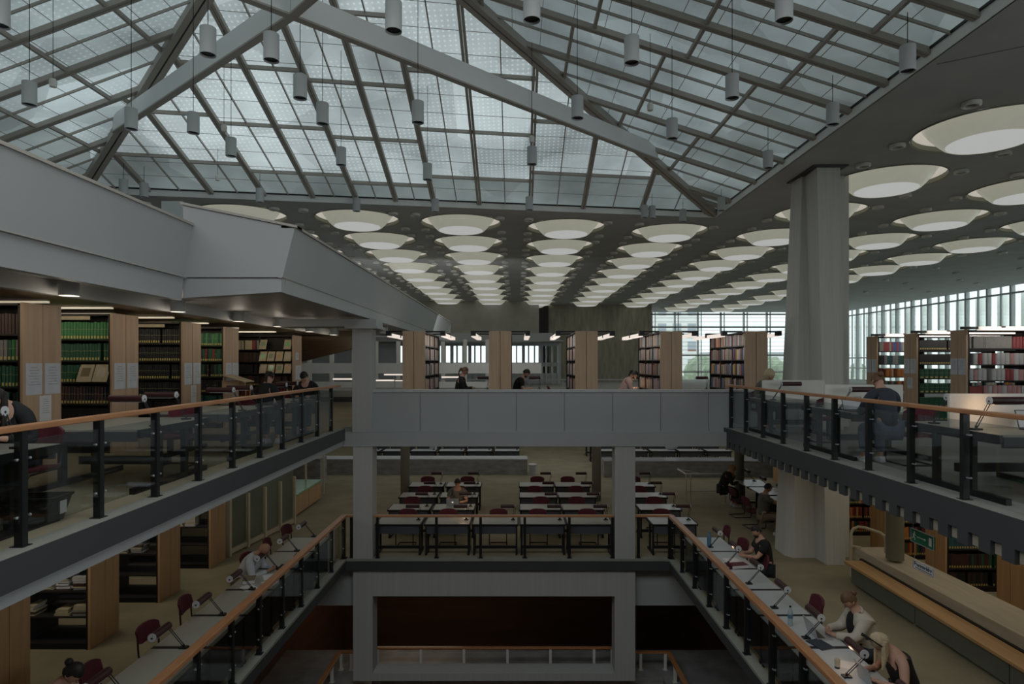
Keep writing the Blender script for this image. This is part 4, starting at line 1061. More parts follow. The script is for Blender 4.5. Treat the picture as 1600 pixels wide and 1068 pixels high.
# light strips in the wooden ceiling
k = 0
for Y, x0, x1 in ((6.3, -8.6, -7.0), (7.4, -8.0, -6.7), (8.3, -8.8, -6.9), (9.2, -8.2, -6.9), (10.2, -8.4, -6.6), (11.5, -8.6, -7.4), (12.4, -8.6, -6.8), (14.2, -8.8, -7.0), (16.2, -8.9, -7.2), (18.2, -9.4, -7.0)):
    m = MB(); m.box((x0, Y, B + .875), (x1, Y + .07, B + .90)); o = m.build('ceiling_light', 'tubec'); tag(o, 'thin warm light strip in the brown ceiling over the left bookcases, %s from the camera' % ordn(k), 'light', 'light strips over the left bookcases'); k += 1
# central bookcases on the bridge floor, end panels toward the viewer
CH = 2.27; clv = [.08, .42, .80, 1.20, 1.60, 1.98]; clv = [.08, .44, .82, 1.20, 1.58, 1.93]
YC0 = 15.2
for i, (p0, p1, side) in enumerate(((629, 664, 1), (764, 799, 1), (899, 934, -1), (1032, 1066, -1), (1164, 1199, -1))):
    x0, x1 = PX(p0, YC0), PX(p1, YC0); nm = ['leftmost', 'second', 'middle', 'fourth', 'rightmost'][i]
    if side == 1: P, v = (x1, YC0 + .04, UF), -XU
    else: P, v = (x0, YC0 + .04, UF), XU
    case('bookcase', '%s free-standing bookcase behind the bridge parapet, plain beech end toward viewer' % nm, P, XV, v, 2.75, x1 - x0, CH, clv, group=None, back=False, div=.9)
    for k, z in enumerate(clv):
        if k < 1: continue
        tx = '%s shelf of the %s bridge bookcase' % (['bottom', 'fifth', 'fourth', 'third', 'second', 'top'][k], nm)
        fill(Vector(P) + v * .02, XV, v, z, .05, 2.7, MIX, .042, .29, 0, tx, gapf=.08, vary=.16, dep=.2)
    # lamps on black brackets
    for s, xx in ((-1, x0), (1, x1)):
        t = thing('shelf_light', 'fluorescent light on black bracket, %s side of the %s bridge bookcase' % ('left' if s < 0 else 'right', nm), 'light', (xx, YC0 + .3, UF + CH), group='fluorescent lights on the bridge bookcases')
        for q, y in enumerate((0, 1.3)):
            m = MB(); m.box((-.05 * s, y, -.02), (s * .42, y + .05, .02)); m.box((s * .34, y - .05, -.10), (s * .46, y + .10, .02)); m.build('bracket', 'black', t)
        m = MB(); m.box((s * .34, .12, -.12), (s * .46, 1.22, -.04)); m.box((s * .34, 1.45, -.12), (s * .46, 2.5, -.04)); m.build('tube', 'tube', t)
# upper right bookcases, end panels toward the void
RX = 9.86
rl = [.10, .42, .77, 1.12, 1.47, 1.82]
def boxes(P, u, v, z, u0, u1, col, w_, h_, text): fill(P, u, v, z, u0, u1, col, w_, h_, 0, text, gapf=.02, vary=.03, dep=.24)
for i, (Y, nm) in enumerate(((13.7, 'nearest upper right bookcase with grey, white and red volumes'), (15.4, 'upper right bookcase with rows of green boxes'), (17.1, 'farthest upper right bookcase with an orange row of binders'))):
    case('bookcase', nm, (RX, Y, UF), XU, XV, 3.2, .5, 2.23, rl, group=None, back=False, div=1.45 if i == 0 else 1.25)
    P = Vector((RX, Y + .02, UF)); s = ['nearest upper right case', 'green-box case', 'farthest upper right case'][i]
    tx = lambda k: '%s shelf of the %s' % (['bottom', 'fifth', 'fourth', 'third', 'second', 'top'][k], s)
    if i == 0:
        fill(P, XU, XV, rl[5], .05, .98, [GRY], .042, .27, 0, tx(5), vary=.04); fill(P, XU, XV, rl[5], 1.0, 1.4, [RED], .07, .26, 0, tx(5)); fill(P, XU, XV, rl[5], 1.5, 3.0, [RED, WHT], .06, .27, 0, tx(5))
        for k in (4, 3): fill(P, XU, XV, rl[k], .05, 1.42, [WHT, WHT, WHT, RED, PNK], .10, .25, 0, tx(k)); fill(P, XU, XV, rl[k], 1.5, 3.0, [WHT, TEAL, WHT], .10, .25, 0, tx(k))
        fill(P, XU, XV, rl[2], .05, .35, [RED], .04, .22, 0, tx(2)); fill(P, XU, XV, rl[2], .37, 1.42, [PNK, WHT, PNK], .10, .24, 0, tx(2)); fill(P, XU, XV, rl[2], 1.5, 3.0, [WHT, TEAL], .10, .25, 0, tx(2))
        for k in (1, 0): fill(P, XU, XV, rl[k], .05, 3.0, MIX, .06, .25, 0, tx(k))
    elif i == 1:
        fill(P, XU, XV, rl[5], .05, 1.2, [BLK], .042, .25, 1, tx(5)); fill(P, XU, XV, rl[4], .05, .95, [BLK], .042, .25, 1, tx(4)); fill(P, XU, XV, rl[4], .97, 1.2, [RED, DGRN], .05, .25, 0, tx(4))
        for k in (3, 2, 1, 0): fill(P, XU, XV, rl[k], .05, 1.2, [DGRN], .12, .23, 1, tx(k), vary=.02)
        for k in range(6): fill(P, XU, XV, rl[k], 1.3, 2.4, MIX, .05, .25, 0, tx(k))
    else:
        fill(P, XU, XV, rl[5], .05, 1.2, [RED, BLU, ORG, CRM, WHT, RED, GRY, WHT], .055, .26, 0, tx(5)); fill(P, XU, XV, rl[4], .05, 1.2, [DGRN, TEAL, BLK, GRY, BLK], .07, .24, 0, tx(4))
        fill(P, XU, XV, rl[3], .05, .2, [BRN, RED], .05, .24, 0, tx(3)); fill(P, XU, XV, rl[3], .22, 1.0, [ORG], .105, .22, 0, tx(3), vary=.02)
        fill(P, XU, XV, rl[2], .05, 1.2, [ORG, CRM, GRY, DGRN, RED, DGRN], .055, .24, 0, tx(2)); fill(P, XU, XV, rl[1], .05, 1.2, [TEAL, BLU, RED, NVY], .06, .24, 0, tx(1)); fill(P, XU, XV, rl[0], .05, 1.2, MIX, .06, .24, 0, tx(0))
    t = thing('shelf_light', 'long fluorescent light along the top of the ' + s, 'light', (RX, Y - .3, UF + 2.2), group='fluorescent lights on the upper right bookcases')
    m = MB(); m.box((.05, 0, 0), (3.1, .10, .08)); m.build('tube', 'tube', t)
    for xq in (.5, 2.3):
        m = MB(); m.box((xq, -.02, .05), (xq + .08, .5, .09)); m.build('bracket', 'black', t)
    m = MB(); m.box((-.3, .05, .02), (.5, .12, .08)); m.build('housing', 'black', t)
# lower left bookcases with stacked journals
for i, Y in enumerate((7.95, 9.89, 11.82, 13.78)):
    nm = ['nearest', 'second', 'third', 'farthest'][i]
    case('bookcase', '%s lower left bookcase with flat stacks of journals and warm beech ends' % nm, (LX, Y, 0), -XU, XV, 3.0, .72, 2.3, [.10, .52, .92, 1.30, 1.66, 2.0], panel_mat='woodwarm', group=None, div=1.0, back=False)
    P = Vector((LX, Y + .04, 0))
    for k, z in enumerate((.52, .92, 1.30, 1.66)):
        tx = '%s shelf of the %s lower left case' % (['fifth', 'fourth', 'third', 'second'][k], nm)
        if i == 0: continue
        if k == 0 and i > 1: continue
        uc = .16
        while uc < 1.9:
            if R.random() < .95: stack(P, -XU, XV, z, uc, R.randint(4, 10) if k else R.randint(2, 7), tx)
            uc += .27
# lower right bookcases
for i, Y in enumerate((10.45, 12.38, 14.4, 16.4, 23.4)):
    RX2 = 8.5 if i < 4 else 9.86
    nm = ['nearest', 'second', 'third', 'fourth', 'farthest'][i]
    case('bookcase', '%s lower right bookcase behind the stone counter, warm beech end panels' % nm, (RX2, Y, 0), XU, XV, 3.0, .6, 2.3, [.10, .46, .84, 1.22, 1.60, 1.96], panel_mat='woodwarm', group=None, div=1.0, back=True)
    P = Vector((RX2, Y + .03, 0))
    for k, z in enumerate((.10, .46, .84, 1.22, 1.60, 1.96)):
        tx = '%s shelf of the %s lower right case' % (['bottom', 'fifth', 'fourth', 'third', 'second', 'top'][k], nm)
        fill(P, XU, XV, z, .05, 2.4, [[BLK, BRN], [BLK, BRN, DGRN], [NVY, NVY, TEAL], [BRN, RED, RED, BRN], [NVY, TEAL, NVY], [NVY, BLU, DGRN]][k] if i < 2 else [BRN, BLK, RED, NVY, DGRN, BRN, ORG], .05, .29, 1, tx, gapf=.08)
def far_rail(): pass
# individual books: the 300 largest in view; the rest as one mass
def score(b):
    p = b[0]; Y = p.y; px = 807 + F * p.x / Y; py = 566 - F * (p.z - EYE) / Y
    if not (0 < px < 1600 and 0 < py < 1068): return 0
    hid = 1
    t = b[8]
    if b[9] == 'upright' and p.x < -6 and p.z > 3:
        uu = abs(p.x - LX)
        if uu > 1.02 and 'far upper' not in t: hid = 0
        if 'narrow' in t and uu > .45: hid = 0
        if 'nearest' in t: hid = 0
    if b[9] == 'flat' and (p.z > 1.5 or 'nearest' in t): hid = 0
    if 'bridge' in t and ('fifth' in t or 'bottom' in t): hid = 0
    if 'bridge' in t and 'second bridge' in t: hid = 0
    if ('bottom' in t or 'fifth' in t): hid *= .1
    if 'lower right' in t: hid *= .2
    face = 1 if abs(b[1].x) > .5 else abs(p.x) / Y
    return b[3] * b[5] * (F / Y) ** 2 * face * hid
for b in BOOKS: pass
BOOKS.sort(key=score, reverse=True)
for b in BOOKS[:300]:
    P, u, v, th, dp, h_, c, lab, tx, kind, n = b
    o = bpy.data.objects.new('book', bmesh_book); COL.objects.link(o)
    if kind == 'upright':
        rot90 = Vector((-u.y, u.x, 0)); ux = u if (rot90 - v).length < .1 else -u
        o.location = P; o.rotation_euler = (0, 0, math.atan2(ux.y, ux.x)); o.scale = (th, dp, h_)
        lbl = '%s book, %s on the %s' % (CN[c], ordn(min(n, 29)), tx)
    else:
        rot90 = Vector((-u.y, u.x, 0)); ux = u if (rot90 - v).length < .1 else -u
        o.location = P + Vector((0, 0, 0)) ; o.rotation_euler = (0, PI / 2, math.atan2(ux.y, ux.x)); o.scale = (h_, dp, th)
        o.rotation_euler = (0, -PI / 2, math.atan2(ux.y, ux.x))
        o.location = P + ux * (th / 2) + Vector((0, 0, h_ / 2))
        lbl = '%s journal, %s up in %s stack, %s' % (CN[c], ordn(n[0]), ordn(n[1]), tx)
    o.color = (c[0], c[1], c[2], 1.0 if lab else 0.0)
    tag(o, lbl, 'book', ('books on the ' if kind == 'upright' else 'journal stacks on the ') + tx)
rest = MB(); cl = []
for b in BOOKS[300:]:
    P, u, v, th, dp, h_, c, lab, tx, kind, n = b
    p = P - u * th / 2; q = P + u * th / 2 + v * dp
    rest.box((p.x, p.y, P.z), (q.x, q.y, P.z + h_)); cl += [c] * 6
    if lab:
        w0 = u * (th * .3); f0 = -v * .0015
        a = P - w0 + f0; bb = P + w0 + f0; z0 = h_ * .05; z1 = h_ * .19
        rest.add([a + Vector((0, 0, z0)), bb + Vector((0, 0, z0)), bb + Vector((0, 0, z1)), a + Vector((0, 0, z1))], [(0, 1, 2, 3)]); cl.append((.5, .38, .10))
me = bpy.data.meshes.new('shelved_books'); me.from_pydata([tuple(v_) for v_ in rest.v], [], rest.f)
ca = me.color_attributes.new('Col', 'FLOAT_COLOR', 'CORNER')
for p, c in zip(me.polygons, cl):
    for li in p.loop_indices: ca.data[li].color = (c[0], c[1], c[2], 1)
me.materials.append(M['vcol']); o = bpy.data.objects.new('shelved_books', me); COL.objects.link(o)
tag(o, 'all the smaller, farther books filling the remaining library shelves', 'books', kind='stuff')
# ------------------------------------------------------------------ people
def skin_mesh(name, verts, edges, radii, root, mt, parent, sub=2, extra=None):
    me = bpy.data.meshes.new(name + '_tmp'); me.from_pydata([tuple(v) for v in verts], edges, [])
    o = bpy.data.objects.new(name + '_tmp', me); COL.objects.link(o)
    md = o.modifiers.new('skin', 'SKIN'); md.use_smooth_shade = True
    for i, r in enumerate(radii):
        sv = me.skin_vertices[0].data[i]
        sv.radius = (r, r) if not isinstance(r, tuple) else r
        sv.use_root = (i == root)
    ss = o.modifiers.new('sub', 'SUBSURF'); ss.levels = sub; ss.render_levels = sub
    dg = bpy.context.evaluated_depsgraph_get(); dg.update()
    m2 = bpy.data.meshes.new_from_object(o.evaluated_get(dg)); bpy.data.objects.remove(o)
    bm = bmesh.new(); bm.from_mesh(m2)
    if extra:
        for e in extra:
            tmp = bpy.data.meshes.new('t'); tmp.from_pydata([tuple(v) for v in e.v], [], e.f); bm.from_mesh(tmp)
    bmesh.ops.recalc_face_normals(bm, faces=bm.faces); bm.to_mesh(m2); bm.free(); m2.name = name
    m2.materials.clear(); m2.materials.append(M[mt])
    for p in m2.polygons: p.use_smooth = True; p.material_index = 0
    q = bpy.data.objects.new(name, m2); COL.objects.link(q)
    if parent: q.parent = parent
    return q
def seated(label, loc, heading, lean=.35, nod=.5, hair='dark', style='short', shirt='clothblack', sleeve='short', trousers='clothnavy', hands=((-.13, .46, .79), (.13, .46, .79)),
           skin='skin', seat=.47, collar=0, scale=1.0, female=False, fingers=True, legs=True, turn=0, dark_top=None, arms_rest=None):
    """seated person; local frame: facing +y, feet on z = 0"""
    t = thing('person', label, 'person', loc, heading); t.scale = (scale,) * 3
    D = Vector((0, math.sin(lean), math.cos(lean))); a2 = lean + nod * .6; D2 = Vector((math.sin(turn) * .2, math.sin(a2), math.cos(a2))); a3 = lean + nod
    D3 = Vector((0, math.sin(a3), math.cos(a3))); Fw = Vector((math.sin(turn), math.cos(a3) * math.cos(turn), -math.sin(a3))).normalized()
    V = Vector; w = .165 if female else .19
    pel = V((0, 0, seat + .09)); wst = pel + D * .17; cst = pel + D * .36; nb = pel + D * .53; nt_ = nb + D2 * .09; hc = nt_ + D3 * .10
    vs = [pel, wst, cst, nb, nt_, hc - D3 * .02]; rd = [.125, .11 if female else .12, .135 if female else .15, .065, .052, .055]
    ed = [(0, 1), (1, 2), (2, 3), (3, 4), (4, 5)]
    arm_i = []
    for s, h in ((-1, hands[0]), (1, hands[1])):
        sh = nb - D * .07 + V((s * w, 0, 0)); hnd = V(h); mid = (sh + hnd) / 2
        dvec = hnd - sh; Ld = dvec.length; up_ = .29; lo_ = .26
        # elbow: bent outwards and downwards
        k = max(0, ((up_ + lo_) / 2) ** 2 - (Ld / 2) ** 2) ** .5; bend = V((s * .55, -.15, -1)); bend = (bend - dvec.normalized() * bend.dot(dvec.normalized())).normalized()
        el = mid + bend * k; wr = hnd; n0 = len(vs)
        fw = (wr - el).normalized(); palm = wr + V((fw.x * .5 - s * .02, .06, -.01)).normalized() * .055
        vs += [sh, el, wr, palm]; rd += [.062, .042, .027, (.018, .036)]
        ed += [(3, n0), (n0, n0 + 1), (n0 + 1, n0 + 2), (n0 + 2, n0 + 3)]; arm_i.append((n0, sh, el, wr, palm, s))
    hip = []
    if legs:
        for s in (-1, 1):
            n0 = len(vs); vs += [V((s * .09, .03, seat + .07)), V((s * .12, .45, seat + .06)), V((s * .12, .40, .10)), V((s * .13, .52, .035))]; rd += [.088, .062, .04, (.035, .04)]
            ed += [(0, n0), (n0, n0 + 1), (n0 + 1, n0 + 2), (n0 + 2, n0 + 3)]; hip.append(n0)
    ex = []
    hd = MB(); R3 = Matrix((V((1, 0, 0)), V((0, 1, 0)), V((0, 0, 1))))
    X3 = Fw.cross(D3).normalized(); Y3 = Fw; Z3 = X3.cross(Y3).normalized()
    if Z3.dot(D3) < 0: Z3 = -Z3
    def hp(x, y, z): return hc + X3 * x + Y3 * y + Z3 * z
    n_, rows_ = 16, 12; pts = []; fs = []
    for i in range(rows_ + 1):
        ph = PI * i / rows_; z = -math.cos(ph)
        for j in range(n_):
            th = 2 * PI * j / n_; rr = max(.001, math.sin(ph)); x = math.cos(th) * rr; y = math.sin(th) * rr
            jaw = 1 - .28 * max(0, -z) ** 1.2
            fr = .097 * jaw if y < 0 else .09 * (1 - .10 * max(0, -z))
            pts.append(hp(x * .076 * jaw, y * fr + .01, z * .118 + .01))
    for i in range(rows_):
        for j in range(n_): fs.append((i * n_ + j, i * n_ + (j + 1) % n_, (i + 1) * n_ + (j + 1) % n_, (i + 1) * n_ + j))
    hd.add(pts, fs); ex.append(hd)
    ns = MB(); ns.add([hp(-.014, .085, -.03), hp(.014, .085, -.03), hp(0, .122, -.028), hp(0, .09, .03), hp(0, .09, -.042)], [(0, 2, 3), (2, 1, 3), (0, 4, 2), (4, 1, 2), (0, 3, 1)]); ex.append(ns)
    for s in (-1, 1):
        e = MB(); c = hp(s * .078, -.005, -.005); e.ball(tuple(c), .024, (.5, .8, 1.1), n=8, rows=6); ex.append(e)
    if fingers:
        for n0, sh, el, wr, palm, s in arm_i:
            f = (palm - wr).normalized(); sd = f.cross(V((0, 0, 1))).normalized()
            for q, ln_ in ((-1.5, .058), (-.5, .07), (.5, .074), (1.5, .066)):
                b0 = palm + sd * q * .018; k1 = b0 + f * ln_ * .55 + V((0, 0, .006)); k2 = k1 + f * ln_ * .45 - V((0, 0, .016))
                fm = MB(); fm.cyl(b0 - f * .02, k1, .0095, .0085, n=7); fm.cyl(k1, k2, .0085, .006, n=7); ex.append(fm)
            tb = MB(); b0 = wr + f * .02 - sd * s * .02; k1 = b0 - sd * s * .028 + f * .03; k2 = k1 + f * .028; tb.cyl(b0, k1, .011, .010, n=7); tb.cyl(k1, k2, .010, .007, n=7); ex.append(tb)
    body = skin_mesh('body', vs, ed, [tuple(1.08 * q for q in r) if isinstance(r, tuple) else r * 1.08 for r in rd], 0, skin, t, 2, ex)
    # eyes and brows
    m = MB()
    for s in (-1, 1): m.ball(tuple(hp(s * .03, .092, .012)), .010, (1, .6, .6), n=8, rows=5)
    m.add([hp(-.02, .098, -.065), hp(.02, .098, -.065), hp(.018, .1, -.059), hp(-.018, .1, -.059)], [(0, 1, 2, 3)])
    m.build('eyes_and_mouth', 'hairdark', t)
    # shirt
    sv = [pel - D * .03, wst, cst, nb + (D * .012 if sleeve != 'none' else -D * .03)]; sr = [.145, .135, .165 if not female else .15, .085 if sleeve != 'none' else .06]; se = [(0, 1), (1, 2), (2, 3)]
    if sleeve == 'long': sv.append(nb + D2 * .035); sr.append(.066); se.append((3, len(sv) - 1))
    if sleeve == 'none': sv += [cst + D * .09]; sr += [.15]; se += [(2, len(sv) - 1)]
    if sleeve != 'none':
        for n0, sh, el, wr, palm, s in arm_i:
            b0 = len(sv); e_ = el if sleeve == 'long' else sh + (el - sh) * .62
            sv += [sh, e_]; sr += [.078, .058 if sleeve == 'long' else .066]; se += [(3, b0), (b0, b0 + 1)]
            if sleeve == 'long': sv.append(wr - (wr - el) * .08); sr.append(.038); se.append((b0 + 1, b0 + 2))
    skin_mesh('shirt', sv, se, [r * (1.12 if not dark_top else 1.3) for r in sr], 0, shirt, t, 2)
    if dark_top:
        m = MB(); c0 = cst + V((0, .135, .0)); m.ball(tuple(c0), .13, (.68, .5, 1.35), n=14, rows=10); m.build('undershirt', dark_top, t, smooth=True)
    if legs:
        tv = [pel]; tr = [.135]; te = []
        for n0 in hip:
            b0 = len(tv); tv += [vs[n0], vs[n0 + 1], vs[n0 + 2] + V((0, 0, .03))]; tr += [.10, .078, .062]; te += [(0, b0), (b0, b0 + 1), (b0 + 1, b0 + 2)]
        skin_mesh('trousers', tv, te, [r * 1.1 for r in tr], 0, trousers, t, 2)
        for n0 in hip:
            m = MB(); q = vs[n0 + 2]; m.hexa([(q.x - .045, q.y - .07, 0), (q.x + .045, q.y - .07, 0), (q.x + .04, q.y + .20, 0), (q.x - .04, q.y + .20, 0)],
                                            [(q.x - .04, q.y - .06, .09), (q.x + .04, q.y - .06, .09), (q.x + .03, q.y + .18, .05), (q.x - .03, q.y + .18, .05)]); m.build('shoe', 'cap' if n0 % 2 else 'cap', t, bevel=.012)
    # hair
    hm = 'hairbrown' if hair == 'longbrown' else 'hair' + hair
    if style != 'bald':
        h = MB(); pts = []; fs = []
        for i in range(9):
            for j in range(20):
                th = 2 * PI * j / 20; back = math.sin(th) < .15
                phm = (PI * .60 if back else PI * .40); ph = phm * i / 8
                x = math.cos(th) * math.sin(ph); y = math.sin(th) * math.sin(ph); z = math.cos(ph)
                wob = 1 + .03 * math.sin(j * 3.1 + i)
                pts.append(hp(x * .088 * wob, y * .104 * wob + .0, z * .128 + .012))
        for i in range(8):
            for j in range(20): fs.append((i * 20 + j, i * 20 + (j + 1) % 20, (i + 1) * 20 + (j + 1) % 20, (i + 1) * 20 + j))
        h.add(pts, fs)
        if style in ('bun', 'ponytail'): h.ball(tuple(hp(0, -.115, .05 if style == 'bun' else .03)), .042, n=12, rows=8)
        if style == 'ponytail':
            a = hp(0, -.13, .02); h.cyl(a, a + V((0, -.05, -.10)), .03, .022, n=10); h.cyl(a + V((0, -.05, -.10)), a + V((0, -.04, -.22)), .022, .006, n=10)
        if style == 'long':
            for j in range(9):
                th = PI + PI * j / 8; a = hp(math.cos(th) * .082, math.sin(th) * .09, .02)
                e1 = a + V((0, -.01, -.17)); h.cyl(a, e1, .03, .03, n=8); h.cyl(e1, e1 + V((0, .02, -.13)), .03, .012, n=8)
        if style == 'bushy':
            h.ball(tuple(hp(0, -.04, -.005)), .118, (1.0, .92, 1.15), n=18, rows=12); h.ball(tuple(hp(0, -.05, -.11)), .085, (1.15, .8, 1.2), n=14, rows=10)
        h.build('hair', hm, t, smooth=True)
    if style == 'beard' or collar:
        m = MB(); m.ball(tuple(hp(0, .045, -.075)), .058, (1.1, .9, .8), n=12, rows=8); m.build('beard', hm if style != 'bald' else 'hairdark', t, smooth=True)
    return t, hp
E_ = PI / 2   # heading that makes +y face -x
# right railing row, facing the railing (-x)
seated('bearded man in black t-shirt seated at the right railing desks beside a lit lamp', (4.87, 12.2, 0), E_, lean=.22, nod=.25, hair='dark', style='short', shirt='clothblack', collar=1, hands=((-.05, .50, .80), (.08, .47, .80)), trousers='clothnavy')
p2, hp2 = seated('person in open pale denim shirt over black top typing at the right railing', (4.90, 8.72, 0), E_, lean=.30, nod=.40, hair='brown', style='bun', shirt='clothcream', sleeve='long', female=True, dark_top='clothblack', hands=((-.10, .55, .79), (.12, .53, .79)), turn=0)
p3, hp3 = seated('blond woman in black sleeveless top with bow headband leaning over her laptop', (4.74, 7.55, 0), E_, lean=.40, nod=.60, hair='blond', style='long', shirt='clothblack', sleeve='none', female=True, hands=((-.22, .50, .79), (.10, .52, .79)))
m = MB(); pts = []
for j in range(13):
    a = PI * j / 12; pts.append(hp3(math.cos(a) * .094, .035, math.sin(a) * .135 + .01))
m.tube(pts, .008, n=8); m.cyl(hp3(.02, .04, .15), hp3(.07, .05, .20), .012, .022, n=8); m.cyl(hp3(-.02, .04, .15), hp3(-.05, .05, .20), .012, .022, n=8); m.build('bow_headband', 'clothblack', p3)
# left railing row, facing +x
seated('bald man in pale blue shirt bent over papers at the left railing', (-5.02, 11.4, 0), -E_, lean=.55, nod=.35, style='bald', hair='dark', shirt='clothwhite', sleeve='long', hands=((-.10, .58, .79), (.12, .56, .79)), skin='skinlow', trousers='khaki')
seated('woman with brown bun at the bottom left, head bowed over the desk', (-5.10, 6.75, 0), -E_, lean=.35, nod=.55, hair='dark', style='bun', shirt='clothpink', sleeve='short', female=True, hands=((-.07, .44, .80), (.10, .46, .80)))
# centre block
seated('dark-haired person behind an open laptop in the centre desk block', (-1.60, 17.15, 0), PI, lean=.12, nod=.3, hair='dark', style='short', shirt='clotholive', sleeve='short', hands=((-.12, .40, .80), (.14, .38, .80)), fingers=False, skin='skinlow')
# far workstations
seated('fair-haired woman in black holding her head at the farthest workstation', (6.45, 19.75, 0), -E_, lean=.42, nod=.35, hair='ginger', style='long', shirt='clothblack', sleeve='long', female=True, hands=((.02, .42, .98), (.10, .50, .80)), fingers=False, trousers='clothblack')
seated('man in olive t-shirt and khaki trousers seated at a workstation near the pillar', (6.40, 16.3, 0), -E_, lean=.10, nod=.35, hair='dark', style='short', shirt='clotholive', trousers='khaki', hands=((-.10, .58, .80), (.14, .56, .80)), skin='skinlow', fingers=False)
# upper right balcony
seated('reader with brown bun in dark navy top seen from behind, upper right balcony', (5.42, 9.15, UF), 0, lean=.28, nod=.35, hair='brown', style='bun', shirt='clothnavy', sleeve='long', trousers='jeans', hands=((-.14, .50, .79), (.14, .48, .79)), fingers=False)
seated('blond reader facing the viewer behind the far upper right desk', (5.62, 14.15, UF), PI, lean=.25, nod=.5, hair='blond', style='bushy', shirt='clotholive', sleeve='long', hands=((-.12, .42, .79), (.14, .40, .79)), fingers=False)
seated('reader in pale sleeves at the right edge, hand beside the laptop', (6.25, 6.3, UF), 0, lean=.2, nod=.3, hair='dark', style='short', shirt='clothcream', sleeve='long', hands=((-.38, .42, .80), (.14, .48, .79)))
# upper left balcony
seated('long-haired reader in black at the left edge of the upper balcony', (-5.05, 6.35, UF), PI + .15, lean=.35, nod=.75, hair='dark', style='long', shirt='clothblack', sleeve='long', female=True, hands=((-.12, .44, .79), (.12, .42, .79)), fingers=False)
seated('dark-haired reader in black, left of the pair near the bridge column', (-4.62, 11.45, UF), 0, lean=.3, nod=.4, hair='dark', style='ponytail', shirt='clothblack', sleeve='long', female=True, hands=((-.12, .44, .79), (.12, .42, .79)), fingers=False)
seated('dark-haired reader in black, right of the pair near the bridge column', (-4.55, 13.75, UF), PI, lean=.35, nod=.45, hair='dark', style='short', shirt='clothblack', sleeve='long', hands=((-.12, .44, .79), (.12, .42, .79)), fingers=False)
# readers behind the bridge parapet
def back_desk(x, Y, label):
    place('dF', deskF, (x, Y, UF), E_ if 0 else -E_, label, None); 
Yb = 17.6
def bx_(px): return PX(px, Yb)
seated('woman with ponytail in black behind the bridge parapet, left of centre', (bx_(722) - .1, Yb, UF), -E_, lean=.18, nod=.25, hair='brown', style='ponytail', shirt='clothblack', sleeve='long', female=True, hands=((-.10, .44, .80), (.12, .42, .80)), fingers=False)
seated('bearded dark-haired man in black t-shirt reading behind the bridge parapet', (bx_(806) - .02, Yb, UF), -E_, lean=.35, nod=.4, hair='dark', style='short', shirt='clothblack', collar=1, hands=((-.12, .46, .80), (.12, .45, .80)), fingers=False)
seated('person in pink sweater with dark ponytail and black mask behind the parapet', (bx_(970) - .02, Yb, UF), -E_, lean=.5, nod=.3, hair='dark', style='ponytail', shirt='clothpink', sleeve='long', collar=1, female=True, hands=((-.12, .48, .80), (.10, .50, .80)), fingers=False)
for i, px in enumerate((755, 838, 1010, 1105)):
    t = dup(deskF, (bx_(px), Yb, UF), -E_, ['desk beside the ponytailed woman behind the bridge parapet', 'desk of the bearded man behind the bridge parapet', 'desk of the reader in pink behind the bridge parapet', 'desk with open books between the two right bridge bookcases'][i], 'desks behind the bridge parapet')
    dup(lampC, (bx_(px) + .1, Yb + .4, UF + .742), 0, 'desk lamp behind the bridge parapet, %s from the left' % ordn(i), 'lamps behind the bridge parapet')
dup(chairP, (5.62, 14.25, UF), PI, 'burgundy chair under the blond reader at the far upper right desk', 'burgundy chairs of the upper right balcony')
dup(chairP, (bx_(872), Yb + .2, UF), -E_, 'empty burgundy chair left of the middle bridge bookcase', 'chairs behind the bridge parapet')
# ------------------------------------------------------------------ things on desks
def laptop(label, loc, rz, mt='silver', ang=1.85, scr='screen', sticker=None):
    """user at -y side; lid hinged at +y"""
    t = thing('laptop', label, 'laptop', loc, rz)
    m = MB(); m.box((-.16, -.11, 0), (.16, .11, .014)); m.build('base', mt, t, bevel=.003)
    m = MB()
    m.box((-.14, -.01, .0142), (.14, .09, .0158)); m.build('keyboard', 'screen', t)
    m = MB(); c, s = math.cos(PI - ang), math.sin(PI - ang); u = Vector((0, c * 1, s)); n = Vector((0, -s, c))
    a = Vector((0, .11, .012)); q = [a + Vector((x, 0, 0)) + u * h for x, h in ((-.16, 0), (.16, 0), (.16, .215), (-.16, .215))]
    m.hexa(q, [p + n * .006 for p in q]); m.build('lid', mt, t)
    m = MB(); q = [a + Vector((x, 0, 0)) + u * h + n * .0065 for x, h in ((-.15, .012), (.15, .012), (.15, .205), (-.15, .205))]; m.add(q, [(0, 1, 2, 3)]); m.build('screen', scr, t)
    if sticker:
        m = MB(); q = [a + Vector((x, 0, 0)) + u * h - n * .0006 for x, h in ((-.018, .095), (.018, .095), (.018, .125), (-.018, .125))]; m.add(q, [(0, 1, 2, 3)]); m.build('lid_emblem', sticker, t)
    return t
def book_flat(label, loc, rz, w_, d_, h_, mt, cat='book', name='closed_book'):
    t = thing(name, label, cat, loc, rz)
    m = MB(); m.box((-w_ / 2, -d_ / 2, 0), (w_ / 2, d_ / 2, .003)); m.box((-w_ / 2, -d_ / 2, h_ - .003), (w_ / 2, d_ / 2, h_)); m.box((-w_ / 2, -d_ / 2, 0), (-w_ / 2 + .004, d_ / 2, h_)); m.build('cover', mt, t)
    m = MB(); m.box((-w_ / 2 + .005, -d_ / 2 + .004, .0032), (w_ / 2 - .005, d_ / 2 - .004, h_ - .0032)); m.build('pages', 'paper', t)
    return t
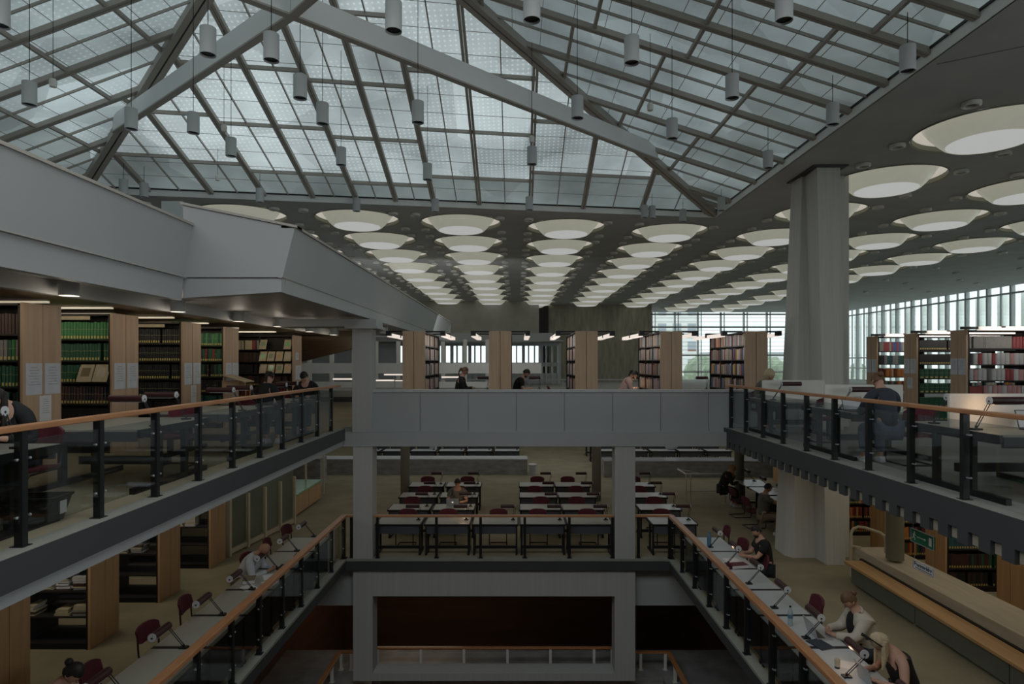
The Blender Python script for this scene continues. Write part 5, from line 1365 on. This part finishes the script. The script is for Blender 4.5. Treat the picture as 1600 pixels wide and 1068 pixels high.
def bottle(label, loc, mt, capm='black', h=.26, r=.036):
    t = thing('water_bottle', label, 'bottle', loc)
    m = MB(); m.lathe([(.002, 0), (r, .004), (r, .03), (r * .94, .07), (r, .10), (r, h * .62), (r * .8, h * .75), (r * .38, h * .88), (r * .36, h * .93), (.002, h * .93)], n=18); m.build('bottle_body', mt, t, smooth=True)
    m = MB(); m.lathe([(.002, h), (r * .42, h), (r * .42, h * .925), (.002, h * .925)], n=14); m.build('bottle_cap', capm, t)
    m = MB(); m.lathe([(r * 1.01, h * .38), (r * 1.01, h * .58)], n=18); m.build('bottle_label', 'bluewater', t); return t
def sheet(label, loc, rz, w_=.21, d_=.297, mt='paper', name='paper_sheet'):
    m = MB(); m.box((-w_ / 2, -d_ / 2, 0), (w_ / 2, d_ / 2, .0015)); o = m.build(name, mt); o.location = loc; o.rotation_euler = (0, 0, rz); return tag(o, label, 'paper')
T = .7425
laptop('open silver laptop of the person in the pale denim shirt', (4.22, 8.72, T), PI / 2)
laptop('open silver laptop in front of the blond woman at the lower right', (4.24, 7.42, T), PI / 2)
bottle('clear water bottle with black cap and blue label on the right railing desks', (3.95, 9.05, T), 'clearpl', h=.28)
bottle('blue plastic bottle on the right railing desks near the far end', (3.98, 12.95, T), 'bluewater', capm='bluewater', h=.30, r=.045)
book_flat('black folder on the desk beside the person in pale denim', (4.08, 8.42, T), .3, .22, .30, .012, 'clothnavy', 'folder', 'folder')
book_flat('dark flat case on the desk beside the blond woman', (4.10, 7.02, T), -.2, .12, .34, .03, 'plasticblk', 'case', 'pencil_case')
book_flat('purple-covered notebook beside the elbow of the blond woman', (4.32, 6.98, T), .15, .17, .24, .025, 'purple', 'notebook', 'notebook')
sheet('printed sheet lying beyond the laptop of the blond woman', (4.20, 7.84, T), 1.2)
book_flat('slim black pen case beyond the laptop of the blond woman', (4.30, 7.72, T), 1.2, .03, .2, .012, 'plasticblk', 'case', 'pen_case')
t = thing('drinking_cup', 'small pale cup glowing in lamplight near the blond woman', 'cup', (3.98, 7.78, T)); m = MB(); m.lathe([(.002, 0), (.03, 0), (.036, .11), (.033, .11), (.028, .006), (.002, .006)], n=18); m.build('cup_body', 'cream', t, smooth=True); m = MB(); m.lathe([(.0305, .0), (.0315, .03)], n=18); m.build('cup_band', 'black', t)
book_flat('dark red open bag lying before the man in the black t-shirt', (4.1, 11.62, T), .2, .34, .20, .06, 'burgundy', 'bag', 'bag')
sheet('bright open book pages under the lamp of the black-shirted man', (4.12, 12.05, T), .1, .28, .2)
# left man's desk
book_flat('brown thick book beside the bald man', (-4.62, 10.85, T), .3, .2, .28, .06, 'khaki'); sheet('white sheets spread before the bald man', (-4.35, 11.1, T), .5, .25, .30)
sheet('pinkish sheet on the desk nearer than the bald man', (-4.5, 10.55, T), .8); sheet('white sheet near the railing by the bald man', (-4.22, 10.8, T), 1.0)
laptop('dark open laptop in front of the bald man', (-4.28, 11.6, T), -PI / 2 + .1, 'plasticblk', scr='clothnavy')
laptop('silver laptop with glowing round mark in the centre desk block', (-1.68, 16.62, T), PI, 'silver', sticker='tube')
# upper floor items
laptop('laptop with light page open on its screen at the right edge desk', (5.93, 7.1, UF + T), .1, 'plasticblk', scr='paper')
laptop('dark laptop of the reader seen from behind, upper right balcony', (5.35, 9.86, UF + T), 0, 'plasticblk', scr='clothwhite')
for i, (x, y, c) in enumerate(((-5.0, 4.65, 'burgundy'), (-4.75, 4.55, 'cream'))):
    for k in range(2 if i else 1):
        book_flat('red bag on the nearest upper left desk' if not i else 'cream book in a small pile on the nearest upper left desk, %s' % ('lower', 'upper')[k], (x, y, UF + T + .061 * k), .1, .30 if i else .42, .24, .06 if i else .14, c, 'bag' if not i else 'book', 'bag' if not i else 'closed_book')
# sloping book rest on the far left shelf end
t = thing('book_rest', 'sloping beech book rest projecting from a bookcase end on the upper left', 'book rest', (LX + .12, 14.6, UF + 1.05))
m = MB(); m.hexa([(-.08, -.28, .16), (.42, -.28, .0), (.42, .28, .0), (-.08, .28, .16)], [(-.08, -.28, .18), (.42, -.28, .02), (.42, .28, .02), (-.08, .28, .18)]); m.build('board', 'pubs', t)
m = MB(); m.box((-.12, -.2, -.12), (.25, -.17, .04)); m.box((-.12, -.17, -.12), (-.08, .2, .1)); m.box((-.12, .17, -.12), (.25, .2, .04)); m.build('bracket', 'wood', t)
# display publications
def display(label, x, Y, z, w_, h_, mt):
    t = thing('displayed_magazine', label, 'magazine', (x, Y, z)); m = MB(); m.hexa([(-w_ / 2, 0, 0), (w_ / 2, 0, 0), (w_ / 2, .12, h_), (-w_ / 2, .12, h_)], [(-w_ / 2, .012, 0), (w_ / 2, .012, 0), (w_ / 2, .132, h_), (-w_ / 2, .132, h_)]); m.build('cover', 'pubs', t)
    m = MB(); m.hexa([(-w_ * .3, -.002 + .12 * .3, h_ * .3), (w_ * .3, -.002 + .12 * .3, h_ * .3), (w_ * .3, -.002 + .12 * .8, h_ * .8), (-w_ * .3, -.002 + .12 * .8, h_ * .8)], [(-w_ * .3, .12 * .3, h_ * .3), (w_ * .3, .12 * .3, h_ * .3), (w_ * .3, .12 * .8, h_ * .8), (-w_ * .3, .12 * .8, h_ * .8)]); m.build('cover_picture', mt, t)
    return t
display('buff pamphlet on display in the green-volume bookcase, left one', LX - .40, 10.36, UF + 1.19, .24, .29, 'khaki'); display('buff pamphlet on display in the green-volume bookcase, right one', LX - .14, 10.36, UF + 1.19, .24, .29, 'stone')
cm = ['green', 'stone', 'benchwood', 'leaf']; n = 0
for r, z in enumerate((1.90, 1.54, 1.18)):
    for c_, x in enumerate((.13, .38, .63, .87)):
        if (r, c_) in ((0, 1), (0, 2)): continue
        display('magazine displayed face-out in the far upper left bookcase, %s row, %s place' % (('top', 'second', 'third')[r], tl[c_]), LX - x, 18.82, UF + z + .01, .21, .29, cm[(r + c_) % 4]); n += 1
# notices in sleeves on bookcase ends
def notice(label, X, Y, z, w_, h_, face=1, lines=True, mt='papergrey', along='y'):
    """sheet hanging on a panel whose face looks along x"""
    t = thing('paper_notice', label, 'notice', (X, Y, z)); m = MB(); m.box((0, -w_ / 2, -h_ / 2), (.006 * face, w_ / 2, h_ / 2)); m.build('sheet', mt, t)
    if lines:
        m = MB()
        for k in range(7):
            zz = h_ * (.36 - .09 * k); ww = w_ * (.20 if k == 0 else .34 - .05 * (k % 3)); m.box((.0062 * face, -ww, zz - .0022), (.0072 * face, ww, zz + .0022))
        m.build('printed_lines', 'ink', t)
    return t
for i, Y in enumerate(Ys[1:5]):
    nm = tl[i]
    for k in range(2): notice('plastic-sleeved notice, %s one of the pair on the %s upper left bookcase end' % (('near', 'far')[k], nm), LX + .042, Y + .19 + .35 * k, UF + 1.28, .30, .44)
    if i in (0, 2): notice('single white notice below the sleeved pair on the %s upper left bookcase end' % nm, LX + .042, Y + .40, UF + .86, .22, .36, mt='paper')
notice('crumpled sleeved notice on the farthest upper left bookcase end', LX + .042, 19.3, UF + 1.2, .5, .44); notice('small pale notice above the crumpled sleeve, farthest upper left bookcase end', LX + .042, 19.2, UF + 1.7, .26, .22, mt='paper')
for i, Y in enumerate((13.7, 15.4, 17.1)):
    for k in range(2): notice('grey notice, %s one of the pair on the %s upper right bookcase end' % (('near', 'far')[k], tl[i]), RX - .042, Y + .12 + .25 * k, UF + 1.42, .22, .36, face=-1)
    if i == 1: notice('single notice below the pair on the second upper right bookcase end', RX - .042, Y + .25, UF + 1.0, .2, .27, face=-1, mt='papergrey')
# plastic basket under the upper left desk
t = thing('plastic_basket', 'black plastic shopping basket with white tag on upper left balcony floor', 'basket', (-4.55, 5.95, UF), .1)
m = MB(); w0, w1, d0_, d1_, h_ = .17, .23, .12, .16, .24
for s in (-1, 1):
    m.hexa([(-w0, s * d0_, .01), (w0, s * d0_, .01), (w1, s * d1_, h_), (-w1, s * d1_, h_)], [(-w0, s * (d0_ - .008), .01), (w0, s * (d0_ - .008), .01), (w1, s * (d1_ - .008), h_), (-w1, s * (d1_ - .008), h_)])
    m.hexa([(s * w0, -d0_, .01), (s * w0, d0_, .01), (s * w1, d1_, h_), (s * w1, -d1_, h_)], [(s * (w0 - .008), -d0_, .01), (s * (w0 - .008), d0_, .01), (s * (w1 - .008), d1_, h_), (s * (w1 - .008), -d1_, h_)])
m.box((-w0, -d0_, 0), (w0, d0_, .012)); m.build('basket_body', 'plasticblk', t)
m = MB()
for a, b in (((-w1, -d1_, h_), (w1, -d1_, h_)), ((w1, -d1_, h_), (w1, d1_, h_)), ((w1, d1_, h_), (-w1, d1_, h_)), ((-w1, d1_, h_), (-w1, -d1_, h_))): m.bar(a, b, .03, .02)
m.build('basket_rim', 'black', t)
m = MB(); m.box((w1 + .004, -.05, .08), (w1 + .008, .05, .20)); m.build('tag', 'paper', t)
# ------------------------------------------------------------------ right side counter, bench, signs
t = thing('wooden_bench', 'long bench with orange oak seat and grey-green front along the stone counter', 'bench', (6.93, 4, 0))
m = MB((6.93, 4, 0)); m.box((6.73, -2, .41), (7.10, 12.9, .46)); m.build('seat', 'benchwood', t, bevel=.006)
for k in range(7):
    y0 = 12.75 - 2.05 * (k + 1); m = MB((6.93, 4, 0)); m.box((6.80, y0 + .01, .07), (7.05, y0 + 2.04, .41)); m.build('front_panel', 'benchgreen', t)
    m = MB((6.93, 4, 0)); m.box((6.86, y0 + .08, 0), (6.92, y0 + .14, .07)); m.build('foot', 'silver', t)
m = MB((7.4, 4, 0)); t = thing('stone_counter', 'long beige stone counter behind the oak bench', 'counter', (7.4, 4, 0))
m.hexa([(7.17, -2, 0), (7.95, -2, 0), (7.95, 13.3, 0), (7.17, 13.3, 0)], [(7.17, -2, .75), (7.95, -2, .75), (7.95, 13.3, .62), (7.17, 13.3, .62)]); m.build('stone_body', 'stone', t, bevel=.01)
m = MB((7.4, 4, 0)); m.box((7.11, -2, .35), (7.168, 13.0, .47)); m.build('shadow_gap', 'black', t)
t = thing('ramp_handrail', 'cream bent-pipe handrail at the far end of the stone counter', 'handrail', (7.0, 13.4, 0))
def pp_(px, py, Y): return Vector((PX(px, Y), Y, PZ(py, Y))) - Vector((7.0, 13.4, 0))
m = MB(); pts = [pp_(1330, 869, 13.3), pp_(1330, 833, 13.3), pp_(1333, 826, 13.3), pp_(1341, 822.5, 13.3), pp_(1352, 824, 13.1), pp_(1376, 832, 12.7), pp_(1382, 837, 12.6), pp_(1384, 846, 12.6), pp_(1384, 862, 12.6)]
m.tube(pts, .028, n=10)
for p in pts: m.ball(tuple(p), .028, n=10, rows=6)
m.build('pipe', 'cream', t, smooth=True); m = MB(); m.tube([pp_(1330, 852, 13.3), pp_(1346, 855, 13.1)], .02, n=8); m.build('lower_pipe', 'cream', t)
m = MB(); m.cyl((-.0 + pts[0].x, pts[0].y, 0), tuple(pts[0]), .028, n=10); m.build('pipe_foot', 'cream', t)
# hanging signs
def text(name, s, size, mt, parent, loc, rot, ext=.001, bold=False, alx='CENTER'):
    c = bpy.data.curves.new(name, 'FONT'); c.body = s; c.size = size; c.extrude = ext; c.align_x = alx; c.align_y = 'CENTER'; c.offset = .002 if bold else 0
    o = bpy.data.objects.new(name + '_t', c); COL.objects.link(o); dg = bpy.context.evaluated_depsgraph_get(); dg.update()
    me = bpy.data.meshes.new_from_object(o.evaluated_get(dg)); bpy.data.objects.remove(o)
    me.materials.clear(); me.materials.append(M[mt]); q = bpy.data.objects.new(name, me); COL.objects.link(q); q.parent = parent; q.location = loc; q.rotation_euler = rot; return q
SX = 5.2; c1 = Vector((SX, 8.04, PZ(841.5, 8.04)))
t = thing('exit_sign', 'green hanging exit sign with white running figure under the upper right balcony', 'sign', tuple(c1))
m = MB(); m.box((0, -.225, -.085), (.02, .225, .085)); m.build('panel', 'signgreen', t)
m = MB()
for a, b in (((-.225, -.085), (.225, -.085)), ((-.225, .085), (.225, .085)), ((-.225, -.085), (-.225, .085)), ((.225, -.085), (.225, .085))): m.bar((-.001, a[0], a[1]), (-.001, b[0], b[1]), .004, .006, up=(1, 0, 0))
m.build('border', 'cap', t)
rn = MB(); yb = .155; q = -.003       # far end (left in view): running person
rn.ball((q, yb - .005, .045), .012, (.3, 1, 1), n=10, rows=6); rn.bar((q, yb, .03), (q, yb + .012, -.008), .004, .020, up=(0, 1, 0))
for a, b in (((yb, .025), (yb - .03, .008)), ((yb + .003, .025), (yb + .032, .012)), ((yb + .012, -.008), (yb - .018, -.028)), ((yb - .018, -.028), (yb - .012, -.055)), ((yb + .014, -.008), (yb + .03, -.035)), ((yb + .03, -.035), (yb + .05, -.04))):
    rn.bar((q, a[0], a[1]), (q, b[0], b[1]), .004, .009, up=(0, 1, 0))
rn.build('running_figure', 'white', t)
m = MB(); m.bar((q, .10, .0), (q, -.07, .0), .004, .007); m.bar((q, -.07, 0), (q, -.05, .012), .004, .006); m.bar((q, -.07, 0), (q, -.05, -.012), .004, .006); m.build('arrow', 'white', t)
m = MB(); m.box((-.004, -.185, -.05), (-.001, -.135, .05)); m.build('door_symbol', 'white', t)
m = MB()
for y in (-.2, .2): m.cyl((.01, y, .085), (.01, y, 2.6 - c1.z), .003, n=6)
m.build('hanger', 'silver', t)
c2 = Vector((SX, 8.02, PZ(887.5, 8.02)))
t = thing('fire_alarm_sign', 'white hanging sign reading Feuermelder below the green exit sign', 'sign', tuple(c2))
m = MB(); m.box((0, -.20, -.055), (.012, .20, .055)); m.build('panel', 'paper', t)
m = MB()
for a, b in (((-.195, -.05), (.195, -.05)), ((-.195, .05), (.195, .05)), ((-.195, -.05), (-.195, .05)), ((.195, -.05), (.195, .05))): m.bar((-.002, a[0], a[1]), (-.002, b[0], b[1]), .003, .005, up=(1, 0, 0))
m.bar((-.002, .15, -.03), (-.002, -.17, -.03), .003, .010); m.build('border', 'ink', t)
text('lettering', 'Feuermelder', .068, 'ink', t, (-.003, 0, .013), (PI / 2, 0, -PI / 2), bold=True)
m = MB()
for y in (-.18, .18): m.cyl((.006, y, .055), (.006, y, c1.z - c2.z - .085), .002, n=6)
m.build('hanger', 'silver', t)
# ------------------------------------------------------------------ marble walls, ramp rail, bin
Y0 = 25.3
t = thing('marble_parapet', 'low grey marble wall behind the left part of the centre desks', 'wall', (-4, Y0, 0)); m = MB((-4, Y0, 0)); m.box((-9.2, Y0, 0), (PX(824, Y0), Y0 + .85, .60)); m.build('marble_body', 'marble', t)
m = MB((-4, Y0, 0)); m.box((-9.2, Y0 - .01, .60), (PX(824, Y0), Y0 + .86, .64)); m.build('marble_top', 'pendant', t)
Y0 = 24.7
t = thing('marble_parapet', 'low grey marble wall behind the right columns, with reflective top', 'wall', (6, Y0, 0)); m = MB((6, Y0, 0)); m.box((PX(944, Y0), Y0, 0), (12.5, Y0 + .9, .62)); m.build('marble_body', 'marble', t)
m = MB((6, Y0, 0)); m.box((PX(944, Y0), Y0 - .01, .62), (12.5, Y0 + .91, .66)); m.build('marble_top', 'glosstop', t)
t = thing('marble_parapet', 'dark marble block at the left end behind the glazed partition', 'wall', (-11, 23, 0)); m = MB((-11, 23, 0)); m.box((-13, 23, 0), (-7.2, 23.8, 1.0)); m.build('marble_body', 'marble', t)
Y0 = 20.4
t = thing('ramp_railing', 'white pipe railing around the stair opening beside the far workstation', 'railing', (5.5, Y0, 0)); m = MB()
m.tube([(0, 0, .91), (1.3, 0, .91)], .028); m.tube([(0, 0, .91), (-.02, .9, .91), (.8, 1.3, .7)], .024); m.tube([(0.05, 0, .35), (1.3, 0, .35)], .02); m.build('pipe_rail', 'white', t)
for x, y in ((.02, 0), (.13, -.1), (1.28, 0)): m = MB(); m.cyl((x, y, 0), (x, y, .91), .022, n=8); m.build('post', 'cream', t)
t = thing('waste_bin', 'small bin with pale liner at the end of the left marble wall', 'bin', (PX(832, 25.2), 25.2, 0)); m = MB(); m.lathe([(.13, 0), (.16, .42), (.15, .42), (.12, .01)], n=16, close=True); m.build('bin_body', 'bag', t, smooth=True); m = MB(); m.lathe([(.165, .40), (.18, .44), (.15, .46), (.02, .40)], n=16); m.build('liner', 'cap', t, smooth=True)
t = thing('book_bag', 'pale bag lying on a desk behind the right marble wall', 'bag', (PX(1060, 26), 27.2, .742)); m = MB(); m.ball((0, 0, .18), .22, (1.3, .7, .85), n=14, rows=10); m.build('bag_body', 'bag', t, smooth=True); m = MB(); m.tube([(-.12, 0, .34), (-.05, 0, .42), (.08, 0, .42), (.14, 0, .33)], .015); m.build('handle', 'cap', t)
# ------------------------------------------------------------------ glazed partition and cabinet, lower left
pa, pb = Vector((-6.72, 14.65, 0)), Vector((-6.25, 17.6, 0))
t = thing('glazed_partition', 'partition of frosted green glass panels in cream wooden posts, lower left', 'partition', tuple(pa))
d = (pb - pa)
for k in range(5):
    p = d * (k / 4); m = MB(); m.box((p.x - .05, p.y - .05, 0), (p.x + .05, p.y + .05, 1.33)); m.build('post', 'cream', t)
for k in range(4):
    p, q = d * (k / 4), d * ((k + 1) / 4); m = MB(); m.bar(p + Vector((-.02, 0, 1.4)), q + Vector((-.02, 0, 1.4)), .02, 2.4); m.build('glass_panel', 'greenglass', t)
    m = MB(); m.bar(p + Vector((0, 0, .10)), q + Vector((0, 0, .10)), .06, .10); m.build('bottom_rail', 'cream', t)
t = thing('storage_cabinet', 'orange wood cabinet with green glass top, lower left near the far end', 'cabinet', (-7.1, 19.5, 0))
m = MB((-7.1, 19.5, 0)); m.box((-7.7, 18.3, .06), (-6.46, 20.7, .62)); m.build('cabinet_body', 'woodwarm', t)
m = MB((-7.1, 19.5, 0)); m.box((-7.75, 18.27, .62), (-6.43, 20.73, .67)); m.build('glass_top', 'green', t)
for y0, y1 in ((18.33, 19.45), (19.49, 20.67)): m = MB((-7.1, 19.5, 0)); m.box((-6.46, y0, .09), (-6.445, y1, .60)); m.build('door', 'woodwarm', t)
m = MB((-7.1, 19.5, 0)); m.box((-7.6, 18.4, 0), (-6.55, 20.6, .06)); m.build('plinth', 'black', t)
for i, (px, py) in enumerate(((1000, 0),)): pass
m = MB(); m.box((PX(468, 20), 20.5, 0), (PX(468, 20) + .05, 20.55, 2.62)); m.box((PX(497, 21), 21.5, 0), (PX(497, 21) + .05, 21.55, 2.62)); struct(m.build('trim_33', 'cream'))
# slim pale rail behind the readers on the bridge
t = thing('back_railing', 'thin pale rail behind the readers on the bridge floor', 'railing', (0, 20.5, UF)); m = MB(); m.box((-4, 0, .93), (5.0, .04, .97)); m.box((-4, 0, .5), (5.0, .02, .52)); m.build('top_rail', 'pendant', t)
for k in range(9): m = MB(); m.box((-4 + k * 1.1, 0, 0), (-4 + k * 1.1 + .03, .03, .95)); m.build('post', 'pendant', t)
# ------------------------------------------------------------------ lights
def area(name, loc, rot, sx, sy, power, col):
    l = bpy.data.lights.new(name, 'AREA'); l.shape = 'RECTANGLE'; l.size = sx; l.size_y = sy; l.energy = power; l.color = col
    o = bpy.data.objects.new(name, l); COL.objects.link(o); o.location = loc; o.rotation_euler = rot; return o
def point(name, loc, power, col, r=.03):
    l = bpy.data.lights.new(name, 'POINT'); l.energy = power; l.color = col; l.shadow_soft_size = r
    o = bpy.data.objects.new(name, l); COL.objects.link(o); o.location = loc; return o
# added out-of-view fill under the roof above the camera, brightening the hall
area('roof_fill', (-2.8, 3.2, EYE + 4.75), (0, 0, 0), 13, 5.5, 325, (.97, 1, 1))
area('side_fill', (15, -2.5, 6.2), (0, PI / 2, .35), 4, 7, 480, (.94, .98, 1))  # added fill from the right, inside the room and out of view
for px_, py_ in ((108, 462), (278, 487), (373, 502), (435, 510), (484, 518), (521, 523)):
    Yq = .875 * F / (566 - py_); point('soffit_lamp_light', (PX(px_, Yq), Yq, EYE + .80), 3.2, (1, .84, .66), .08)
# added fill for the middle floor, out of sight below upper floor level
WARM = (1, .86, .64)
area('middle_floor_fill', (-9, 6, 2.58), (0, 0, 0), 6, 16, 26, WARM)
area('middle_floor_fill', (8.2, 6, 2.54), (0, 0, 0), 5.5, 16, 42, WARM)
area('middle_floor_fill', (-1, 18.5, 2.58), (0, 0, 0), 13, 7, 32, (1, .95, .84))
area('middle_floor_fill', (1, 26.5, 2.58), (0, 0, 0), 22, 6, 48, (.95, .97, 1))
# warm light on the bookcases from the wooden ceiling
for y in (7.9, 9.75, 11.8, 13.8, 18.0): area('shelf_wash_light', (-7.5, y, B + .87), (.7, 0, 0), 1.4, .15, 3.0, (1, .86, .62))
for y in (13.2, 14.9, 16.6): area('shelf_wash_light', (11.2, y, UF + 2.28), (.8, 0, 0), 2.4, .1, 4.5, (1, .92, .82))
for y in (9.7, 11.65, 13.6, 15.7): area('shelf_wash_light', (9.6, y, 2.5), (.8, 0, 0), 2.0, .3, 8.0, (1, .88, .66))  # added to brighten the lower right shelves, no fitting there
for y in (9.2, 11.1, 13.0): area('shelf_wash_light', (-7.6, y, 2.45), (.75, 0, 0), 1.6, .3, 7.0, (1, .88, .7))  # light aimed at the lower left shelves, no fitting modelled
area('gallery_fill', (-6, 26, 6.5), (PI / 2 - .3, 0, 0), 12, 3, 110, (.95, .98, 1))  # added fill brightening the far gallery bands, facing away from the camera
for x_, s_ in ((PX(664, 15.2) + .5, 1), (PX(899, 15.2) - .5, -1), (PX(1032, 15.2) - .5, -1), (PX(1164, 15.2) - .5, -1)):
    area('shelf_wash_light', (x_, 16.5, UF + 2.1), (0, .9 * s_, 0), .1, 2.4, 4.0, (1, .92, .84))
# lower stair hall
area('stair_light', (-3.0, 18.5, -.85), (0, 0, 0), 2.5, 1.5, 9, (1, .72, .48))
area('stair_light', (0, 6, -.3), (0, 0, 0), 9, 6, 16, (1, .78, .6))  # added fill facing down the open void, no fitting there
# lit desk lamps
LIT = (1, .62, .36)
point('lamp_glow', (4.12, 7.75, 1.0), .9, LIT); point('lamp_glow', (4.12, 11.95, 1.02), 1.1, LIT); point('lamp_glow', (-1.30, 15.25, 1.02), .8, LIT); point('lamp_glow', (-1.35, 16.65, 1.02), .8, LIT)
point('lamp_glow', (5.45, 7.25, UF + 1.0), 1.1, LIT); point('lamp_glow', (PX(991, 17.6), 17.6, UF + .95), .8, LIT)
SC.view_settings.gamma = 1.25
